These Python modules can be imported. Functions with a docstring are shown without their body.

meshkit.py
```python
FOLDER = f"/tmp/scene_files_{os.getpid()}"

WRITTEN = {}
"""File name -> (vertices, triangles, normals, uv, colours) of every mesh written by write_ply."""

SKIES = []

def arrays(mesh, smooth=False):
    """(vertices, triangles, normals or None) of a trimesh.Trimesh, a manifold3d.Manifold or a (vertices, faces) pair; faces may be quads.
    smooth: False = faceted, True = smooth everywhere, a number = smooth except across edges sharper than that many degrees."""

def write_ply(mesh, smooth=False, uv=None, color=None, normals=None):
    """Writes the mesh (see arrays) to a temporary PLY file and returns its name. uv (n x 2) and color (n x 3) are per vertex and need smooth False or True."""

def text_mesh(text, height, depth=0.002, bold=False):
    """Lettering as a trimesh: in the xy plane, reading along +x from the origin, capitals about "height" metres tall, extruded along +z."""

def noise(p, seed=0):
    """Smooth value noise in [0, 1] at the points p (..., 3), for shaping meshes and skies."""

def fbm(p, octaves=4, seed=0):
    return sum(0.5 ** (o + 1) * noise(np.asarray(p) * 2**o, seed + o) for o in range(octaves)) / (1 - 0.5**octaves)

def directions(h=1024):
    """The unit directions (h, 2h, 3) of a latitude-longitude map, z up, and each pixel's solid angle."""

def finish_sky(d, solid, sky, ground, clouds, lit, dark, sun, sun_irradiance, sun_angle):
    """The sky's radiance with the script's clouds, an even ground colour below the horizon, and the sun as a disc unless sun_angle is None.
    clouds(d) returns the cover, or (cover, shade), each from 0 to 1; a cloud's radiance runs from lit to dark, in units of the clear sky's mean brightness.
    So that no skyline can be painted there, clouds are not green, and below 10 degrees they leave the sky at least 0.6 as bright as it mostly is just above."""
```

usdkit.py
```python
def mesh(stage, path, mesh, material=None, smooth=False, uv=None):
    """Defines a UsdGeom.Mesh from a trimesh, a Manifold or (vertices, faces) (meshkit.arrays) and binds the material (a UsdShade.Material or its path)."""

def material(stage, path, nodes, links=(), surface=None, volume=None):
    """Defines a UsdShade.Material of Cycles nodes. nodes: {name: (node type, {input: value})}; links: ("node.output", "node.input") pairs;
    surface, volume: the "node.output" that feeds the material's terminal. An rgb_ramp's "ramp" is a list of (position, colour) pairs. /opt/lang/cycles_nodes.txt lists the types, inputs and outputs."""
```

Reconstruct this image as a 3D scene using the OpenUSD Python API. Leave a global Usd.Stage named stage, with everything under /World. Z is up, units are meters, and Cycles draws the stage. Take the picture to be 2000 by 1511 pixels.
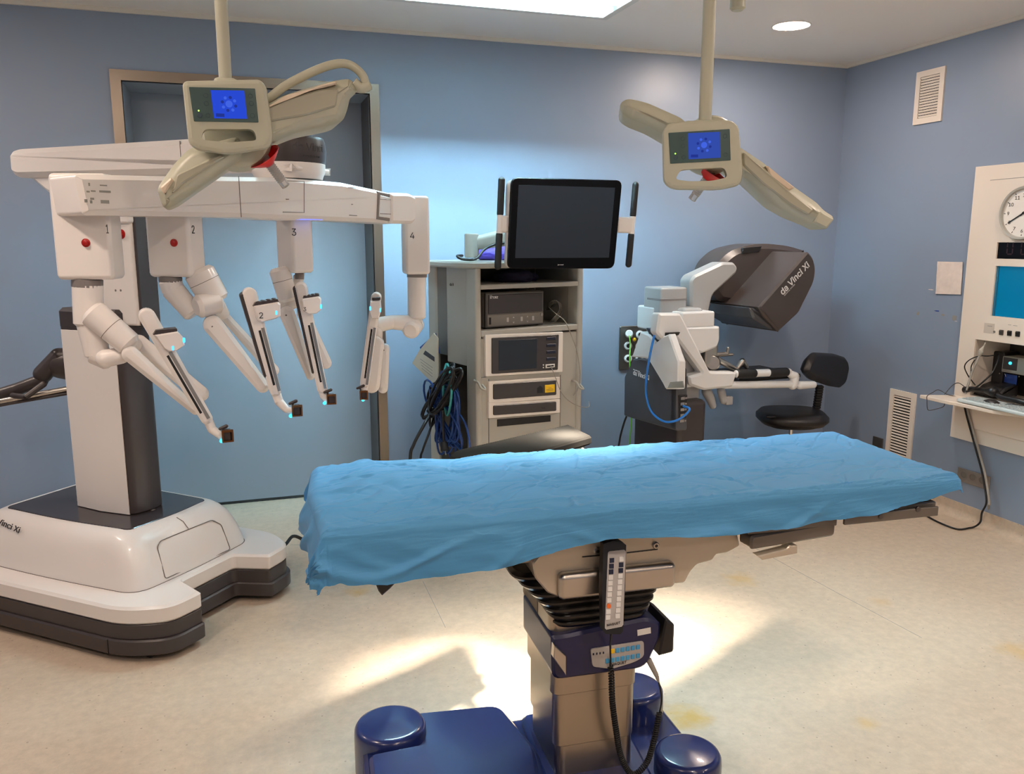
import math, random
import numpy as np, trimesh, mapbox_earcut
import usdkit, meshkit
from pxr import Usd, UsdGeom, UsdLux, UsdShade, Gf, Sdf

stage = Usd.Stage.CreateInMemory()
UsdGeom.SetStageUpAxis(stage, 'Z'); UsdGeom.SetStageMetersPerUnit(stage, 1.0)
stage.DefinePrim('/World', 'Xform'); stage.DefinePrim('/World/Looks', 'Scope')
rnd = random.Random(7)

# ---------------------------------------------------------------- camera, exposure, light levels
F_PX, YAW, PITCH, CAM_H = 1610.2, math.radians(18.068), math.radians(10.139), 1.6
FW = np.array([math.sin(YAW)*math.cos(PITCH), math.cos(YAW)*math.cos(PITCH), -math.sin(PITCH)])
RT = np.array([math.cos(YAW), -math.sin(YAW), 0.0]); UP = np.cross(RT, FW)
CAM = np.array([0, 0, CAM_H])
cam = UsdGeom.Camera.Define(stage, '/World/camera')
cam.AddTransformOp().Set(Gf.Matrix4d(*RT, 0, *UP, 0, *(-FW), 0, *CAM, 1))
cam.CreateHorizontalApertureAttr(36.0); cam.CreateVerticalApertureAttr(36.0*1511/2000)
cam.CreateFocalLengthAttr(36.0*F_PX/2000); cam.CreateClippingRangeAttr((0.05, 100))
cam.CreateExposureAttr(0.0)
WARM, COOL, SPOT = (1.0, 0.805, 0.67), (0.52, 0.87, 1.0), (1.0, 0.88, 0.72)   # lamp colours
DOWNLIGHT, FLUORESCENT, SURGICAL = 262.0, 420.0, 9000.0                         # lamp strengths
WX, WY, WZ = 3.93, 4.82, 2.744                                               # right wall, back wall, ceiling


# ---------------------------------------------------------------- measuring
def ray(x, y): return FW + RT*(x-1000)/F_PX - UP*(y-755.5)/F_PX
def fz(x, y, z): d = ray(x, y); return CAM + d*(z-CAM_H)/d[2]
def fy(x, y, Y): d = ray(x, y); return CAM + d*Y/d[1]
def pxm(p): return float((np.asarray(p)-CAM) @ FW)/F_PX        # metres per pixel at a point


class Fr:
    """An upright frame: u along the thing, v away from the viewer, z up."""
    def __init__(s, ox, oy, deg):
        a = math.radians(deg); s.o = np.array([ox, oy, 0.0])
        s.ex = np.array([math.cos(a), math.sin(a), 0]); s.ey = np.array([-math.sin(a), math.cos(a), 0])
        s.M = np.eye(4); s.M[:3, 0], s.M[:3, 1], s.M[:3, 3] = s.ex, s.ey, s.o
    def pl(s, x, y, v=0):
        d = ray(x, y); p = CAM + d*(((s.o-CAM) @ s.ey + v)/(d @ s.ey)) - s.o; return p @ s.ex, p[2]
    def pu(s, x, y, u=0):
        d = ray(x, y); p = CAM + d*(((s.o-CAM) @ s.ex + u)/(d @ s.ex)) - s.o; return p @ s.ey, p[2]
    def pz(s, x, y, z):
        p = fz(x, y, z) - s.o; return p @ s.ex, p @ s.ey
    def p(s, u, v, z): return s.o + s.ex*u + s.ey*v + np.array([0, 0, z])
    def w(s, m): m = m.copy(); m.apply_transform(s.M); return m


# ---------------------------------------------------------------- shapes
def cat(*ms):
    l = []
    for m in ms: l += list(m) if isinstance(m, (list, tuple)) else [m]
    return trimesh.util.concatenate(l)
def hull(pts): return trimesh.convex.convex_hull(np.asarray(pts, float))
def rotm(m, ang, axis, at=(0, 0, 0)):
    m = m.copy(); m.apply_transform(trimesh.transformations.rotation_matrix(math.radians(ang), axis, at)); return m
_DIR = {}
def _dirs(n):
    if n not in _DIR:
        l = []
        for i in range(n+1):
            for j in range(n+1-i):
                d = np.array([i, j, n-i-j], float); l.append(d/np.linalg.norm(d))
        _DIR[n] = np.array(l)
    return _DIR[n]
def box(c, s, r=.003, n=1):
    """A box with rounded edges (n = 1: chamfered)."""
    c, h = np.asarray(c, float), np.asarray(s, float)/2; r = min(r, h.min()*.98); D = _dirs(n); pts = []
    for sx in (-1, 1):
        for sy in (-1, 1):
            for sz in (-1, 1):
                g = np.array([sx, sy, sz]); pts.append(c + g*(h-r) + D*g*r)
    return hull(np.vstack(pts))
def bx(u0, u1, v0, v1, z0, z1, r=.003, n=1):
    return box(((u0+u1)/2, (v0+v1)/2, (z0+z1)/2), (abs(u1-u0), abs(v1-v0), abs(z1-z0)), r, n)
def roundp(pts, r, n=4):
    pts = [np.asarray(p, float) for p in pts]; k = len(pts); out = []
    rs = r if isinstance(r, (list, tuple)) else [r]*k
    for i in range(k):
        a, b, c = pts[i-1], pts[i], pts[(i+1) % k]
        da, dc = a-b, c-b; la, lc = np.linalg.norm(da), np.linalg.norm(dc); da, dc = da/la, dc/lc
        t = min(rs[i], la*.48, lc*.48)
        if t < 1e-5: out.append(b); continue
        p, q = b+da*t, b+dc*t
        for j in range(n+1):
            s = j/n; out.append((1-s)**2*p + 2*s*(1-s)*b + s*s*q)
    return np.array(out)
def _ccw(p):
    a = np.sum(p[:, 0]*np.roll(p[:, 1], -1) - np.roll(p[:, 0], -1)*p[:, 1]); return p if a > 0 else p[::-1]
def _inset(p, d):
    e = np.roll(p, -1, 0)-p; n = np.stack([-e[:, 1], e[:, 0]], 1); n /= np.maximum(np.linalg.norm(n, axis=1, keepdims=True), 1e-12)
    m = n + np.roll(n, 1, 0); m /= np.maximum((m*n).sum(1, keepdims=True), .25); return p + m*d
def prism(poly, h0, h1, bev=.002, plane='uz', inset0=None):
    """An outline extruded from h0 to h1 along the third axis, with chamfered rims."""
    p = _ccw(np.asarray(poly, float)); n = len(p); h0, h1 = min(h0, h1), max(h0, h1); bev = min(bev, (h1-h0)*.45)
    lv = [(h0, bev), (h0+bev, 0), (h1-bev, 0), (h1, bev)] if bev > 1e-6 else [(h0, 0), (h1, 0)]
    V = np.vstack([np.c_[_inset(p, i), np.full(n, h)] for h, i in lv]); Fc = []
    k = np.arange(n); k2 = (k+1) % n
    for l in range(len(lv)-1):
        a, b, c, d = l*n+k, l*n+k2, (l+1)*n+k2, (l+1)*n+k; Fc += [np.stack([a, b, c], 1), np.stack([a, c, d], 1)]
    t = mapbox_earcut.triangulate_float64(V[:n, :2].copy(), np.array([n], np.uint32)).reshape(-1, 3)
    a2 = V[t][:, :, :2]; e1, e2 = a2[:, 1]-a2[:, 0], a2[:, 2]-a2[:, 0]; s = e1[:, 0]*e2[:, 1]-e1[:, 1]*e2[:, 0]
    t = np.where((s < 0)[:, None], t[:, ::-1], t)
    Fc += [t[:, ::-1], t + (len(lv)-1)*n]; Fc = np.vstack(Fc)
    if plane == 'uz': V, Fc = V[:, [0, 2, 1]], Fc[:, ::-1]
    elif plane == 'vz': V = V[:, [2, 0, 1]]
    return trimesh.Trimesh(V, Fc, process=False)
def basis(axis):
    z = np.asarray(axis, float); z = z/np.linalg.norm(z); h = np.array([0, 0, 1.0]) if abs(z[2]) < .9 else np.array([1.0, 0, 0])
    x = np.cross(h, z); x /= np.linalg.norm(x); return x, np.cross(z, x), z
def lathe(prof, o=(0, 0, 0), axis=(0, 0, 1), n=32):
    """A profile of (radius, height) turned about an axis; closed at both ends."""
    x, y, z = basis(axis); a = np.linspace(0, 2*np.pi, n, endpoint=False)
    V = np.vstack([np.asarray(o) + z*h + r*(np.cos(a)[:, None]*x + np.sin(a)[:, None]*y) for r, h in prof]); k = np.arange(n); k2 = (k+1) % n; Fc = []
    for l in range(len(prof)-1):
        a_, b, c, d = l*n+k, l*n+k2, (l+1)*n+k2, (l+1)*n+k; Fc += [np.stack([a_, b, c], 1), np.stack([a_, c, d], 1)]
    m0, m1 = len(V), len(V)+1; V = np.vstack([V, np.asarray(o)+z*prof[0][1], np.asarray(o)+z*prof[-1][1]])
    e = (len(prof)-1)*n; Fc += [np.stack([k2, k, np.full(n, m0)], 1), np.stack([e+k, e+k2, np.full(n, m1)], 1)]
    return trimesh.Trimesh(V, np.vstack(Fc), process=False)
def cyl(p0, p1, r, b=.003, n=24, r1=None):
    p0, p1 = np.asarray(p0, float), np.asarray(p1, float); L = np.linalg.norm(p1-p0); r1 = r if r1 is None else r1; b = min(b, L*.4, r*.6, r1*.6)
    return lathe([(r-b, 0), (r, b), (r1, L-b), (r1-b, L)], p0, p1-p0, n)
def tube(path, r, n=8, closed=False):
    P = np.asarray(path, float); k = len(P); T = np.gradient(P, axis=0) if not closed else np.roll(P, -1, 0)-np.roll(P, 1, 0)
    T /= np.maximum(np.linalg.norm(T, axis=1, keepdims=True), 1e-12); X = [basis(T[0])[0]]
    for i in range(1, k):
        x = X[-1]-T[i]*(X[-1] @ T[i]); X.append(x/np.linalg.norm(x))
    X = np.array(X); Y = np.cross(T, X); a = np.linspace(0, 2*np.pi, n, endpoint=False); R = np.broadcast_to(np.asarray(r, float), (k,))
    V = (P[:, None] + R[:, None, None]*(np.cos(a)[None, :, None]*X[:, None] + np.sin(a)[None, :, None]*Y[:, None])).reshape(-1, 3); j = np.arange(n); j2 = (j+1) % n; Fc = []
    for l in range(k if closed else k-1):
        q = (l+1) % k; Fc += [np.stack([l*n+j, l*n+j2, q*n+j2], 1), np.stack([l*n+j, q*n+j2, q*n+j], 1)]
    if not closed:
        V = np.vstack([V, P[0], P[-1]]); Fc += [np.stack([j2, j, np.full(n, k*n)], 1), np.stack([(k-1)*n+j, (k-1)*n+j2, np.full(n, k*n+1)], 1)]
    return trimesh.Trimesh(V, np.vstack(Fc), process=False)
def spline(pts, n=8, zmin=None):
    p = np.asarray(pts, float); q = np.vstack([2*p[0]-p[1], p, 2*p[-1]-p[-2]]); out = []; t = np.linspace(0, 1, n, endpoint=False)[:, None]
    for i in range(1, len(q)-2):
        a, b, c, d = q[i-1:i+3]; out.append(.5*(2*b + (c-a)*t + (2*a-5*b+4*c-d)*t**2 + (3*b-a-3*c+d)*t**3))
    o = np.vstack(out + [p[-1:]])
    if zmin is not None: o[:, 2] = np.maximum(o[:, 2], zmin)
    return o
_ICO = trimesh.creation.icosphere(2)
def ball(c, r): return np.asarray(c) + _ICO.vertices*r
def bones(*pr):
    """Hulls of neighbouring spheres: (point, radius), (point, radius) ..."""
    return cat([hull(np.vstack([ball(*pr[i]), ball(*pr[i+1])])) for i in range(len(pr)-1)])
def disc_pts(c, axis, r, t, b, n=20):
    x, y, z = basis(axis); a = np.linspace(0, 2*np.pi, n, endpoint=False); ring = np.cos(a)[:, None]*x + np.sin(a)[:, None]*y
    c = np.asarray(c); return np.vstack([c+ring*(r-b)+z*t/2, c+ring*r+z*(t/2-b), c+ring*r-z*(t/2-b), c+ring*(r-b)-z*t/2])
def link(p0, r0, p1, r1, axis, t, b=.006):
    """A flat arm with rounded ends, t thick along the axis."""
    return hull(np.vstack([disc_pts(p0, axis, r0, t, b), disc_pts(p1, axis, r1, t, b)]))
def txt(s, h, o, right, up, depth=.0012, bold=False, centre=False):
    m = meshkit.text_mesh(s, h, depth, bold); R = np.eye(4); right, up = np.asarray(right, float), np.asarray(up, float)
    if centre: m.apply_translation([-m.bounds[:, 0].mean(), -h/2, 0])
    R[:3, 0], R[:3, 1], R[:3, 2], R[:3, 3] = right, up, np.cross(right, up), o; m.apply_transform(R); return m


# ---------------------------------------------------------------- prims
_used = {}
def numbered(parent, name):
    k = (parent, name); i = _used.get(k, 0); _used[k] = i+1; return name if not i else f'{name}_{i:03d}'
def data(prim, **kw):
    for k, v in kw.items():
        if v: prim.SetCustomDataByKey(k, v)
class Ob:
    def __init__(s, path, inv): s.path, s.inv = path, inv
def _mesh(path, m, mat, smooth): return usdkit.mesh(stage, path, m, M[mat], smooth).GetPrim()
def thing(name, label, category, loc=(0, 0, 0), deg=0, group=None, kind=None):
    path = '/World/' + numbered('', name); x = UsdGeom.Xform.Define(stage, path); x.AddTranslateOp().Set(Gf.Vec3d(*map(float, loc))); x.AddRotateZOp().Set(float(deg))
    data(x.GetPrim(), label=label, category=category, group=group, kind=kind)
    a = math.radians(deg); R = np.eye(4); R[:3, 0], R[:3, 1], R[:3, 3] = (math.cos(a), math.sin(a), 0), (-math.sin(a), math.cos(a), 0), loc
    return Ob(path, np.linalg.inv(R))
def part(parent, name, m, mat, smooth=32, label=None, kind=None):
    """A mesh given in world space becomes a part (or sub-part) of its parent."""
    m = m.copy(); m.apply_transform(parent.inv); path = parent.path + '/' + numbered(parent.path, name)
    data(_mesh(path, m, mat, smooth), label=label, kind=kind); return Ob(path, parent.inv)
def solo(name, label, category, m, mat, smooth=32, group=None, kind=None):
    b = m.bounds; o = np.array([*(b[0, :2]+b[1, :2])/2, b[0, 2]]); m = m.copy(); m.apply_translation(-o)
    path = '/World/' + numbered('', name); p = _mesh(path, m, mat, smooth); UsdGeom.Xformable(p).AddTranslateOp().Set(Gf.Vec3d(*map(float, o)))
    data(p, label=label, category=category, group=group, kind=kind); T = np.eye(4); T[:3, 3] = -o; return Ob(path, T)
def struct(name, m, mat, smooth=False):
    path = '/World/' + numbered('', name); data(_mesh(path, m, mat, smooth), kind='structure'); return Ob(path, np.eye(4))


# ---------------------------------------------------------------- materials
M = {}
def S(*c): return tuple(((x/255+.055)/1.055)**2.4 if x > 10 else x/255/12.92 for x in c)
def pm(name, col, rough=.45, metal=0, bump=None, vary=None, coat=0, spec=.5, emit=None, alpha=None, trans=0, sheen=0):
    """A principled material; vary = (scale, amount) drifts its tone, bump = (scale, strength) gives it grain."""
    n = {'p': ('principled_bsdf', dict(base_color=col, roughness=rough, metallic=metal, coat_weight=coat, specular_ior_level=spec, transmission_weight=trans, sheen_weight=sheen))}
    l = []
    if emit: n['p'][1].update(emission_color=emit[0], emission_strength=emit[1])
    if vary or bump: n['tc'] = ('texture_coordinate', {})
    if vary:
        n['nv'] = ('noise_texture', dict(scale=vary[0], detail=4)); d = vary[1]
        n['rv'] = ('rgb_ramp', dict(ramp=[(.3, tuple(c*(1-d) for c in col)), (.7, tuple(min(1, c*(1+d)) for c in col))]))
        l += [('tc.object', 'nv.vector'), ('nv.fac', 'rv.fac'), ('rv.color', 'p.base_color')]
    if bump:
        n['nb'] = ('noise_texture', dict(scale=bump[0], detail=3)); n['b'] = ('bump', dict(strength=bump[1], distance=.002))
        l += [('tc.object', 'nb.vector'), ('nb.fac', 'b.height'), ('b.normal', 'p.normal')]
    M[name] = usdkit.material(stage, '/World/Looks/' + name, n, l, surface='p.BSDF')
def em(name, col, strength): M[name] = usdkit.material(stage, '/World/Looks/' + name, {'e': ('emission', dict(color=col, strength=strength))}, surface='e.emission')

pm('wall_paint', S(136, 152, 174), .40, bump=(60, .03), vary=(1.2, .02), spec=.75)
pm('door_paint', S(146, 157, 170), .42, bump=(50, .03))
pm('ceiling_paint', S(246, 240, 232), .7, bump=(80, .04))
pm('trim_white', S(226, 222, 212), .5)
pm('steel', S(150, 138, 125), .34, 1.0, bump=(90, .05))
pm('steel_satin', S(190, 184, 176), .3, 1.0)
pm('steel_dark', S(108, 104, 100), .4, .9)
pm('steel_column', S(172, 162, 148), .3, 1.0, bump=(60, .04))
pm('louvre', S(225, 226, 226), .5, .7)
pm('chrome', S(215, 215, 215), .12, 1.0)
pm('robot_white', S(236, 231, 227), .32, coat=.15)
pm('robot_seam', S(120, 112, 106), .5)
pm('robot_dark', S(62, 55, 55), .38)
pm('robot_panel', S(58, 52, 54), .18)
pm('grey_band', S(128, 122, 120), .5)
pm('red_button', S(170, 22, 18), .3)
pm('mark_grey', S(60, 58, 60), .5)
pm('mark_white', S(225, 225, 225), .5)
pm('black_plastic', S(24, 23, 25), .4)
pm('black_rubber', S(15, 15, 17), .55)
pm('black_leather', S(26, 24, 26), .38, bump=(160, .12))
pm('board_vinyl', S(24, 23, 22), .75, bump=(120, .1), spec=0.0)
pm('bellows_black', S(14, 13, 14), .22)
pm('copper', S(120, 75, 40), .3, .7)
pm('lamp_plastic', S(186, 186, 166), .42)
pm('lamp_pale', S(222, 204, 180), .35)
pm('lamp_shell_dark', S(172, 170, 150), .45)
pm('lamp_panel', S(64, 88, 86), .3)
pm('lamp_panel_mark', S(48, 70, 82), .4)
pm('red_plastic', S(225, 22, 26), .25)
pm('blue_lacquer', S(28, 40, 92), .22, coat=.3)
pm('navy_plastic', S(26, 30, 72), .34)
pm('beige_metal', S(196, 186, 168), .36, .4)
pm('grey_metal', S(120, 114, 106), .42, .5)
pm('key_silver', S(176, 172, 168), .4)
pm('key_white', S(225, 224, 220), .4)
pm('key_navy', S(24, 30, 54), .4)
pm('key_blue', S(70, 160, 210), .4)
pm('orange', S(232, 110, 40), .4)
pm('yellow', S(240, 196, 20), .45)
pm('cart_grey', S(170, 168, 160), .42)
pm('cart_grey_dark', S(150, 149, 142), .5)
pm('cart_interior', S(116, 114, 110), .6)
pm('device_white', S(232, 227, 220), .38)
pm('device_dark', S(62, 58, 58), .32)
pm('device_grey', S(120, 115, 108), .4)
pm('screen_off', S(44, 50, 58), .3, spec=.25)
pm('screen_bezel', S(8, 8, 11), .25, spec=.15)
pm('purple_cloth', S(92, 70, 190), .6)
pm('dark_cloth', S(44, 38, 66), .75)
pm('blue_cable', S(18, 58, 126), .35)
pm('teal_cable', S(60, 160, 160), .4)
pm('green_cable', S(110, 190, 60), .4)
pm('grey_cable', S(150, 146, 138), .45)
pm('blue_hose', S(40, 125, 215), .35)
pm('console_white', S(228, 230, 231), .36)
pm('console_grey', S(172, 172, 172), .38)
pm('console_dark', S(74, 74, 78), .42)
pm('hood_dark', S(70, 62, 60), .36)
pm('panel_cream', S(232, 222, 210), .42)
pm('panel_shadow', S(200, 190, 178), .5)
pm('paper', S(226, 214, 206), .8, vary=(30, .06), bump=(40, .5))
pm('blue_sheet', S(40, 110, 140), .5)
pm('keyboard_white', S(205, 220, 224), .45)
pm('keycap', S(165, 178, 182), .5)
pm('socket_steel', S(150, 142, 134), .4, .5)
pm('socket_well', S(112, 104, 96), .5)
pm('clock_face', S(236, 232, 226), .4)
pm('film_blue', S(0, 98, 140), .2, emit=((0.0, .20, .36), .35))
pm('booklet', S(200, 196, 180), .6)
pm('booklet_blue', S(30, 60, 130), .5)
M['drape_blue'] = usdkit.material(stage, '/World/Looks/drape_blue', {'tc': ('texture_coordinate', {}), 'n': ('noise_texture', dict(scale=220, detail=3)), 'b': ('bump', dict(strength=.1, distance=.002)),
    'p': ('principled_bsdf', dict(base_color=S(94, 174, 224), roughness=.6, sheen_weight=.15)), 't': ('translucent_bsdf', dict(color=S(76, 158, 218))), 'm': ('mix_closure', dict(fac=.36))},
    [('tc.object', 'n.vector'), ('n.fac', 'b.height'), ('b.normal', 'p.normal'), ('p.BSDF', 'm.closure1'), ('t.BSDF', 'm.closure2')], surface='m.closure')
em('screen_blue', (.03, .09, .85), .75); em('screen_blue_dim', (.06, .13, .72), .55)
em('screen_mark', (.03, .06, .45), .6); em('screen_mark_pale', (.07, .16, .95), .8)
em('led_blue', (.05, .35, 1.0), 3.0); em('led_green', (.4, 1.0, .1), 2.5); em('led_cyan', (.05, .65, 1.0), 2.5); em('led_violet', (.28, .3, 1.0), 1.2)
em('downlight_glow', WARM, DOWNLIGHT); em('tube_glow', COOL, FLUORESCENT); em('surgical_glow', SPOT, SURGICAL)
# ---------------------------------------------------------------- the room
import manifold3d as m3
def mb(x0, x1, y0, y1, z0, z1): return m3.Manifold.cube([abs(x1-x0), abs(y1-y0), abs(z1-z0)]).translate([min(x0, x1), min(y0, y1), min(z0, z1)])
def tm(m): g = m.to_mesh(); return trimesh.Trimesh(g.vert_properties[:, :3], g.tri_verts, process=False)

def floor_material():
    n = {'g': ('geometry', {}), 'p': ('principled_bsdf', dict(roughness=.42, specular_ior_level=.4)),
         'n1': ('noise_texture', dict(scale=1.3, detail=3)), 'r1': ('rgb_ramp', dict(ramp=[(.3, S(197, 178, 157)), (.7, S(206, 189, 169))])),
         'n2': ('noise_texture', dict(scale=26, detail=5, roughness=.7)), 'r2': ('rgb_ramp', dict(ramp=[(.35, (.90,)*3), (.65, (1.06,)*3)])),
         'v': ('voronoi_texture', dict(scale=34)), 'rv': ('rgb_ramp', dict(ramp=[(.0, (1,)*3), (.10, (1,)*3), (.14, (0,)*3)])),
         'wn': ('rgb_to_bw', {}), 'rw': ('rgb_ramp', dict(ramp=[(.60, (0,)*3), (.64, (1,)*3)])),
         'm': ('mix', dict(mix_type='multiply', fac=1.0)), 'k': ('math', dict(math_type='multiply')), 'k2': ('math', dict(math_type='multiply', value2=.45)),
         'sp': ('mix', dict(color2=S(112, 98, 84)))}
    l = [('g.position', x + '.vector') for x in ('n1', 'n2', 'v')] + [('n1.fac', 'r1.fac'), ('n2.fac', 'r2.fac'), ('r1.color', 'm.color1'), ('r2.color', 'm.color2'), ('v.distance', 'rv.fac'), ('v.color', 'wn.color'), ('wn.val', 'rw.fac'),
         ('rv.color', 'k.value1'), ('rw.color', 'k.value2'), ('k.value', 'k2.value1'), ('k2.value', 'sp.fac'), ('m.color', 'sp.color1')]
    last = 'sp.color'
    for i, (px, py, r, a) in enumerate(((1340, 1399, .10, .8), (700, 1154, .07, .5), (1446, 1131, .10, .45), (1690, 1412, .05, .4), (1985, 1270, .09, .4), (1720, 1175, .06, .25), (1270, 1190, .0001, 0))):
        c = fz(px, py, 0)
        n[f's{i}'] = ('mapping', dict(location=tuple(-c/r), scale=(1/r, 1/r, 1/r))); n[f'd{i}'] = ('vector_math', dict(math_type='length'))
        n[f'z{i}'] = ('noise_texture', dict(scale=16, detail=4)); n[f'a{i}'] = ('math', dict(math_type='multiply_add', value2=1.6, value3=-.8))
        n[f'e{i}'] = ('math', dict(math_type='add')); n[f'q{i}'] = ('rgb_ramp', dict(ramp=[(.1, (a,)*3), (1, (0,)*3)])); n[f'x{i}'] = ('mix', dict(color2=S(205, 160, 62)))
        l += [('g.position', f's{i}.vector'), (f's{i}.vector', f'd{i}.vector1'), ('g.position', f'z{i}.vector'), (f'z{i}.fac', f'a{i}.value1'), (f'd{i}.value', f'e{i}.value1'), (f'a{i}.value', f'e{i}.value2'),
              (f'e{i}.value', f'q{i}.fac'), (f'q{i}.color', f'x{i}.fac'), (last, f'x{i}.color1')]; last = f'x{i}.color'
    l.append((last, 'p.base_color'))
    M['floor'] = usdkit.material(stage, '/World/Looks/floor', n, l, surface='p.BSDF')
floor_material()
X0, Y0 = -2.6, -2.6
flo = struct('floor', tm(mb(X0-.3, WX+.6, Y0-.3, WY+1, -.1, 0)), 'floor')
def seam(pts, mat='robot_seam'):
    P = [fz(*p, 0) for p in pts]; return part(flo, 'weld_seam', cat([hull([a + s*np.array([d[1], -d[0], 0])*.0012 + np.array([0, 0, h]) for a in (P[i], P[i+1]) for s in (-1, 1) for h in (-.001, .0006)])
        for i in range(len(P)-1) for d in [(P[i+1]-P[i])/np.linalg.norm(P[i+1]-P[i])]]), 'cart_grey_dark', False)
seam([(566, 1064), (640, 1061)]); seam([(826, 1135), (870, 1225)]); seam([(1460, 1062), (1640, 1160), (1800, 1245)])

dl, dr = fy(213, 135, WY)[0], fy(739.4, 167, WY)[0]; dt = fy(475, 150, WY)[2]; fw = .052; LY = 5.16
struct('wall_back', cat(tm(mb(X0-.3, dl+fw, WY, WY+.6, 0, WZ)), tm(mb(dr-fw, WX+.6, WY, WY+.6, 0, WZ)), tm(mb(dl+fw, dr-fw, WY, WY+.6, dt-fw, WZ)), tm(mb(dl-.3, dr+.3, WY+.6, WY+.7, -.1, WZ))), 'wall_paint')
struct('wall_left', tm(mb(X0-.3, X0, Y0-.3, WY, 0, WZ)), 'wall_paint')
struct('wall_front', tm(mb(X0, WX, Y0-.3, Y0, 0, WZ)), 'wall_paint')
RW = Fr(WX, WY, -90)
pu0, pz1 = RW.pl(1912, 326); _, pz0 = RW.pl(1861, 851); pu1 = pu0 + 1.25
wr = mb(WX, WX+.6, Y0-.3, WY+.3, 0, WZ) - mb(WX-.1, WX+.3, WY-pu1+.05, WY-pu0-.05, pz0+.05, pz1-.05)
struct('wall_right', tm(wr), 'wall_paint')
FX0, FX1, FY0, FY1 = .38, 1.878, 3.60, 4.205                        # the fluorescent's opening
struct('ceiling', tm(mb(X0-.3, WX+.6, Y0-.3, WY+.1, WZ, WZ+.3) - mb(FX0, FX1, FY0, FY1, WZ-.1, WZ+.24)), 'ceiling_paint')
cv = [(0, 0), (.035, 0), (.03, .012), (.014, .03), (0, .04)]
struct('trim_1', tm(mb(X0, WX, WY-.018, WY, WZ-.02, WZ)), 'trim_white'); struct('trim_2', tm(mb(WX-.018, WX, Y0, WY-.018, WZ-.02, WZ)), 'trim_white')
# coved skirting of floor vinyl on the right wall and beside the door
def cove(L): a = np.linspace(0, math.pi/2, 7); return np.vstack([[(0, 0), (.05, 0)], np.c_[.05-.045*np.sin(a), .045-.045*np.cos(a)], [(.005, .085), (0, .085)]])
c1 = prism(cove(1), Y0, WY, 0, 'uz'); c1.apply_scale([-1, 1, 1]); c1.invert(); c1.apply_translation([WX, 0, 0]); struct('baseboard_right', c1, 'floor', 40)
c2 = prism(cove(1), 0, WX-dr, 0, 'uz'); c2.apply_transform(trimesh.transformations.rotation_matrix(-math.pi/2, [0, 0, 1])); c2.apply_translation([dr, WY, 0]); struct('baseboard_back', c2, 'floor', 40)

# the sliding door in its deep steel-lined opening
door = struct('door_1', cat(bx(fy(257, 300, LY)[0], dr+.25, LY, LY+.05, .014, dt+.06, .003)), 'door_paint')
part(door, 'door_frame', cat(tm(mb(dl, dl+fw, WY-.012, WY+.02, 0, dt)), tm(mb(dr-fw, dr, WY-.012, WY+.02, 0, dt)), tm(mb(dl+fw, dr-fw, WY-.012, WY+.02, dt-fw, dt))), 'steel', False, 'brushed steel frame')
part(door, 'jamb_lining', tm(mb(dr-fw-.004, dr-fw, WY+.02, LY-.02, 0, dt-fw)), 'steel_dark', False, 'dark steel lining')
part(door, 'jamb_lining', tm(mb(dl+fw, dl+fw+.004, WY+.02, LY+.3, 0, dt-fw)), 'door_paint', False)
part(door, 'head_lining', tm(mb(dl+fw, dr-fw, WY+.02, LY-.01, dt-fw-.004, dt-fw)), 'door_paint', False)
part(door, 'bottom_seal', bx(fy(257, 300, LY)[0], dr+.25, LY-.004, LY+.04, .001, .016, .001), 'black_rubber', False)

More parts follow.
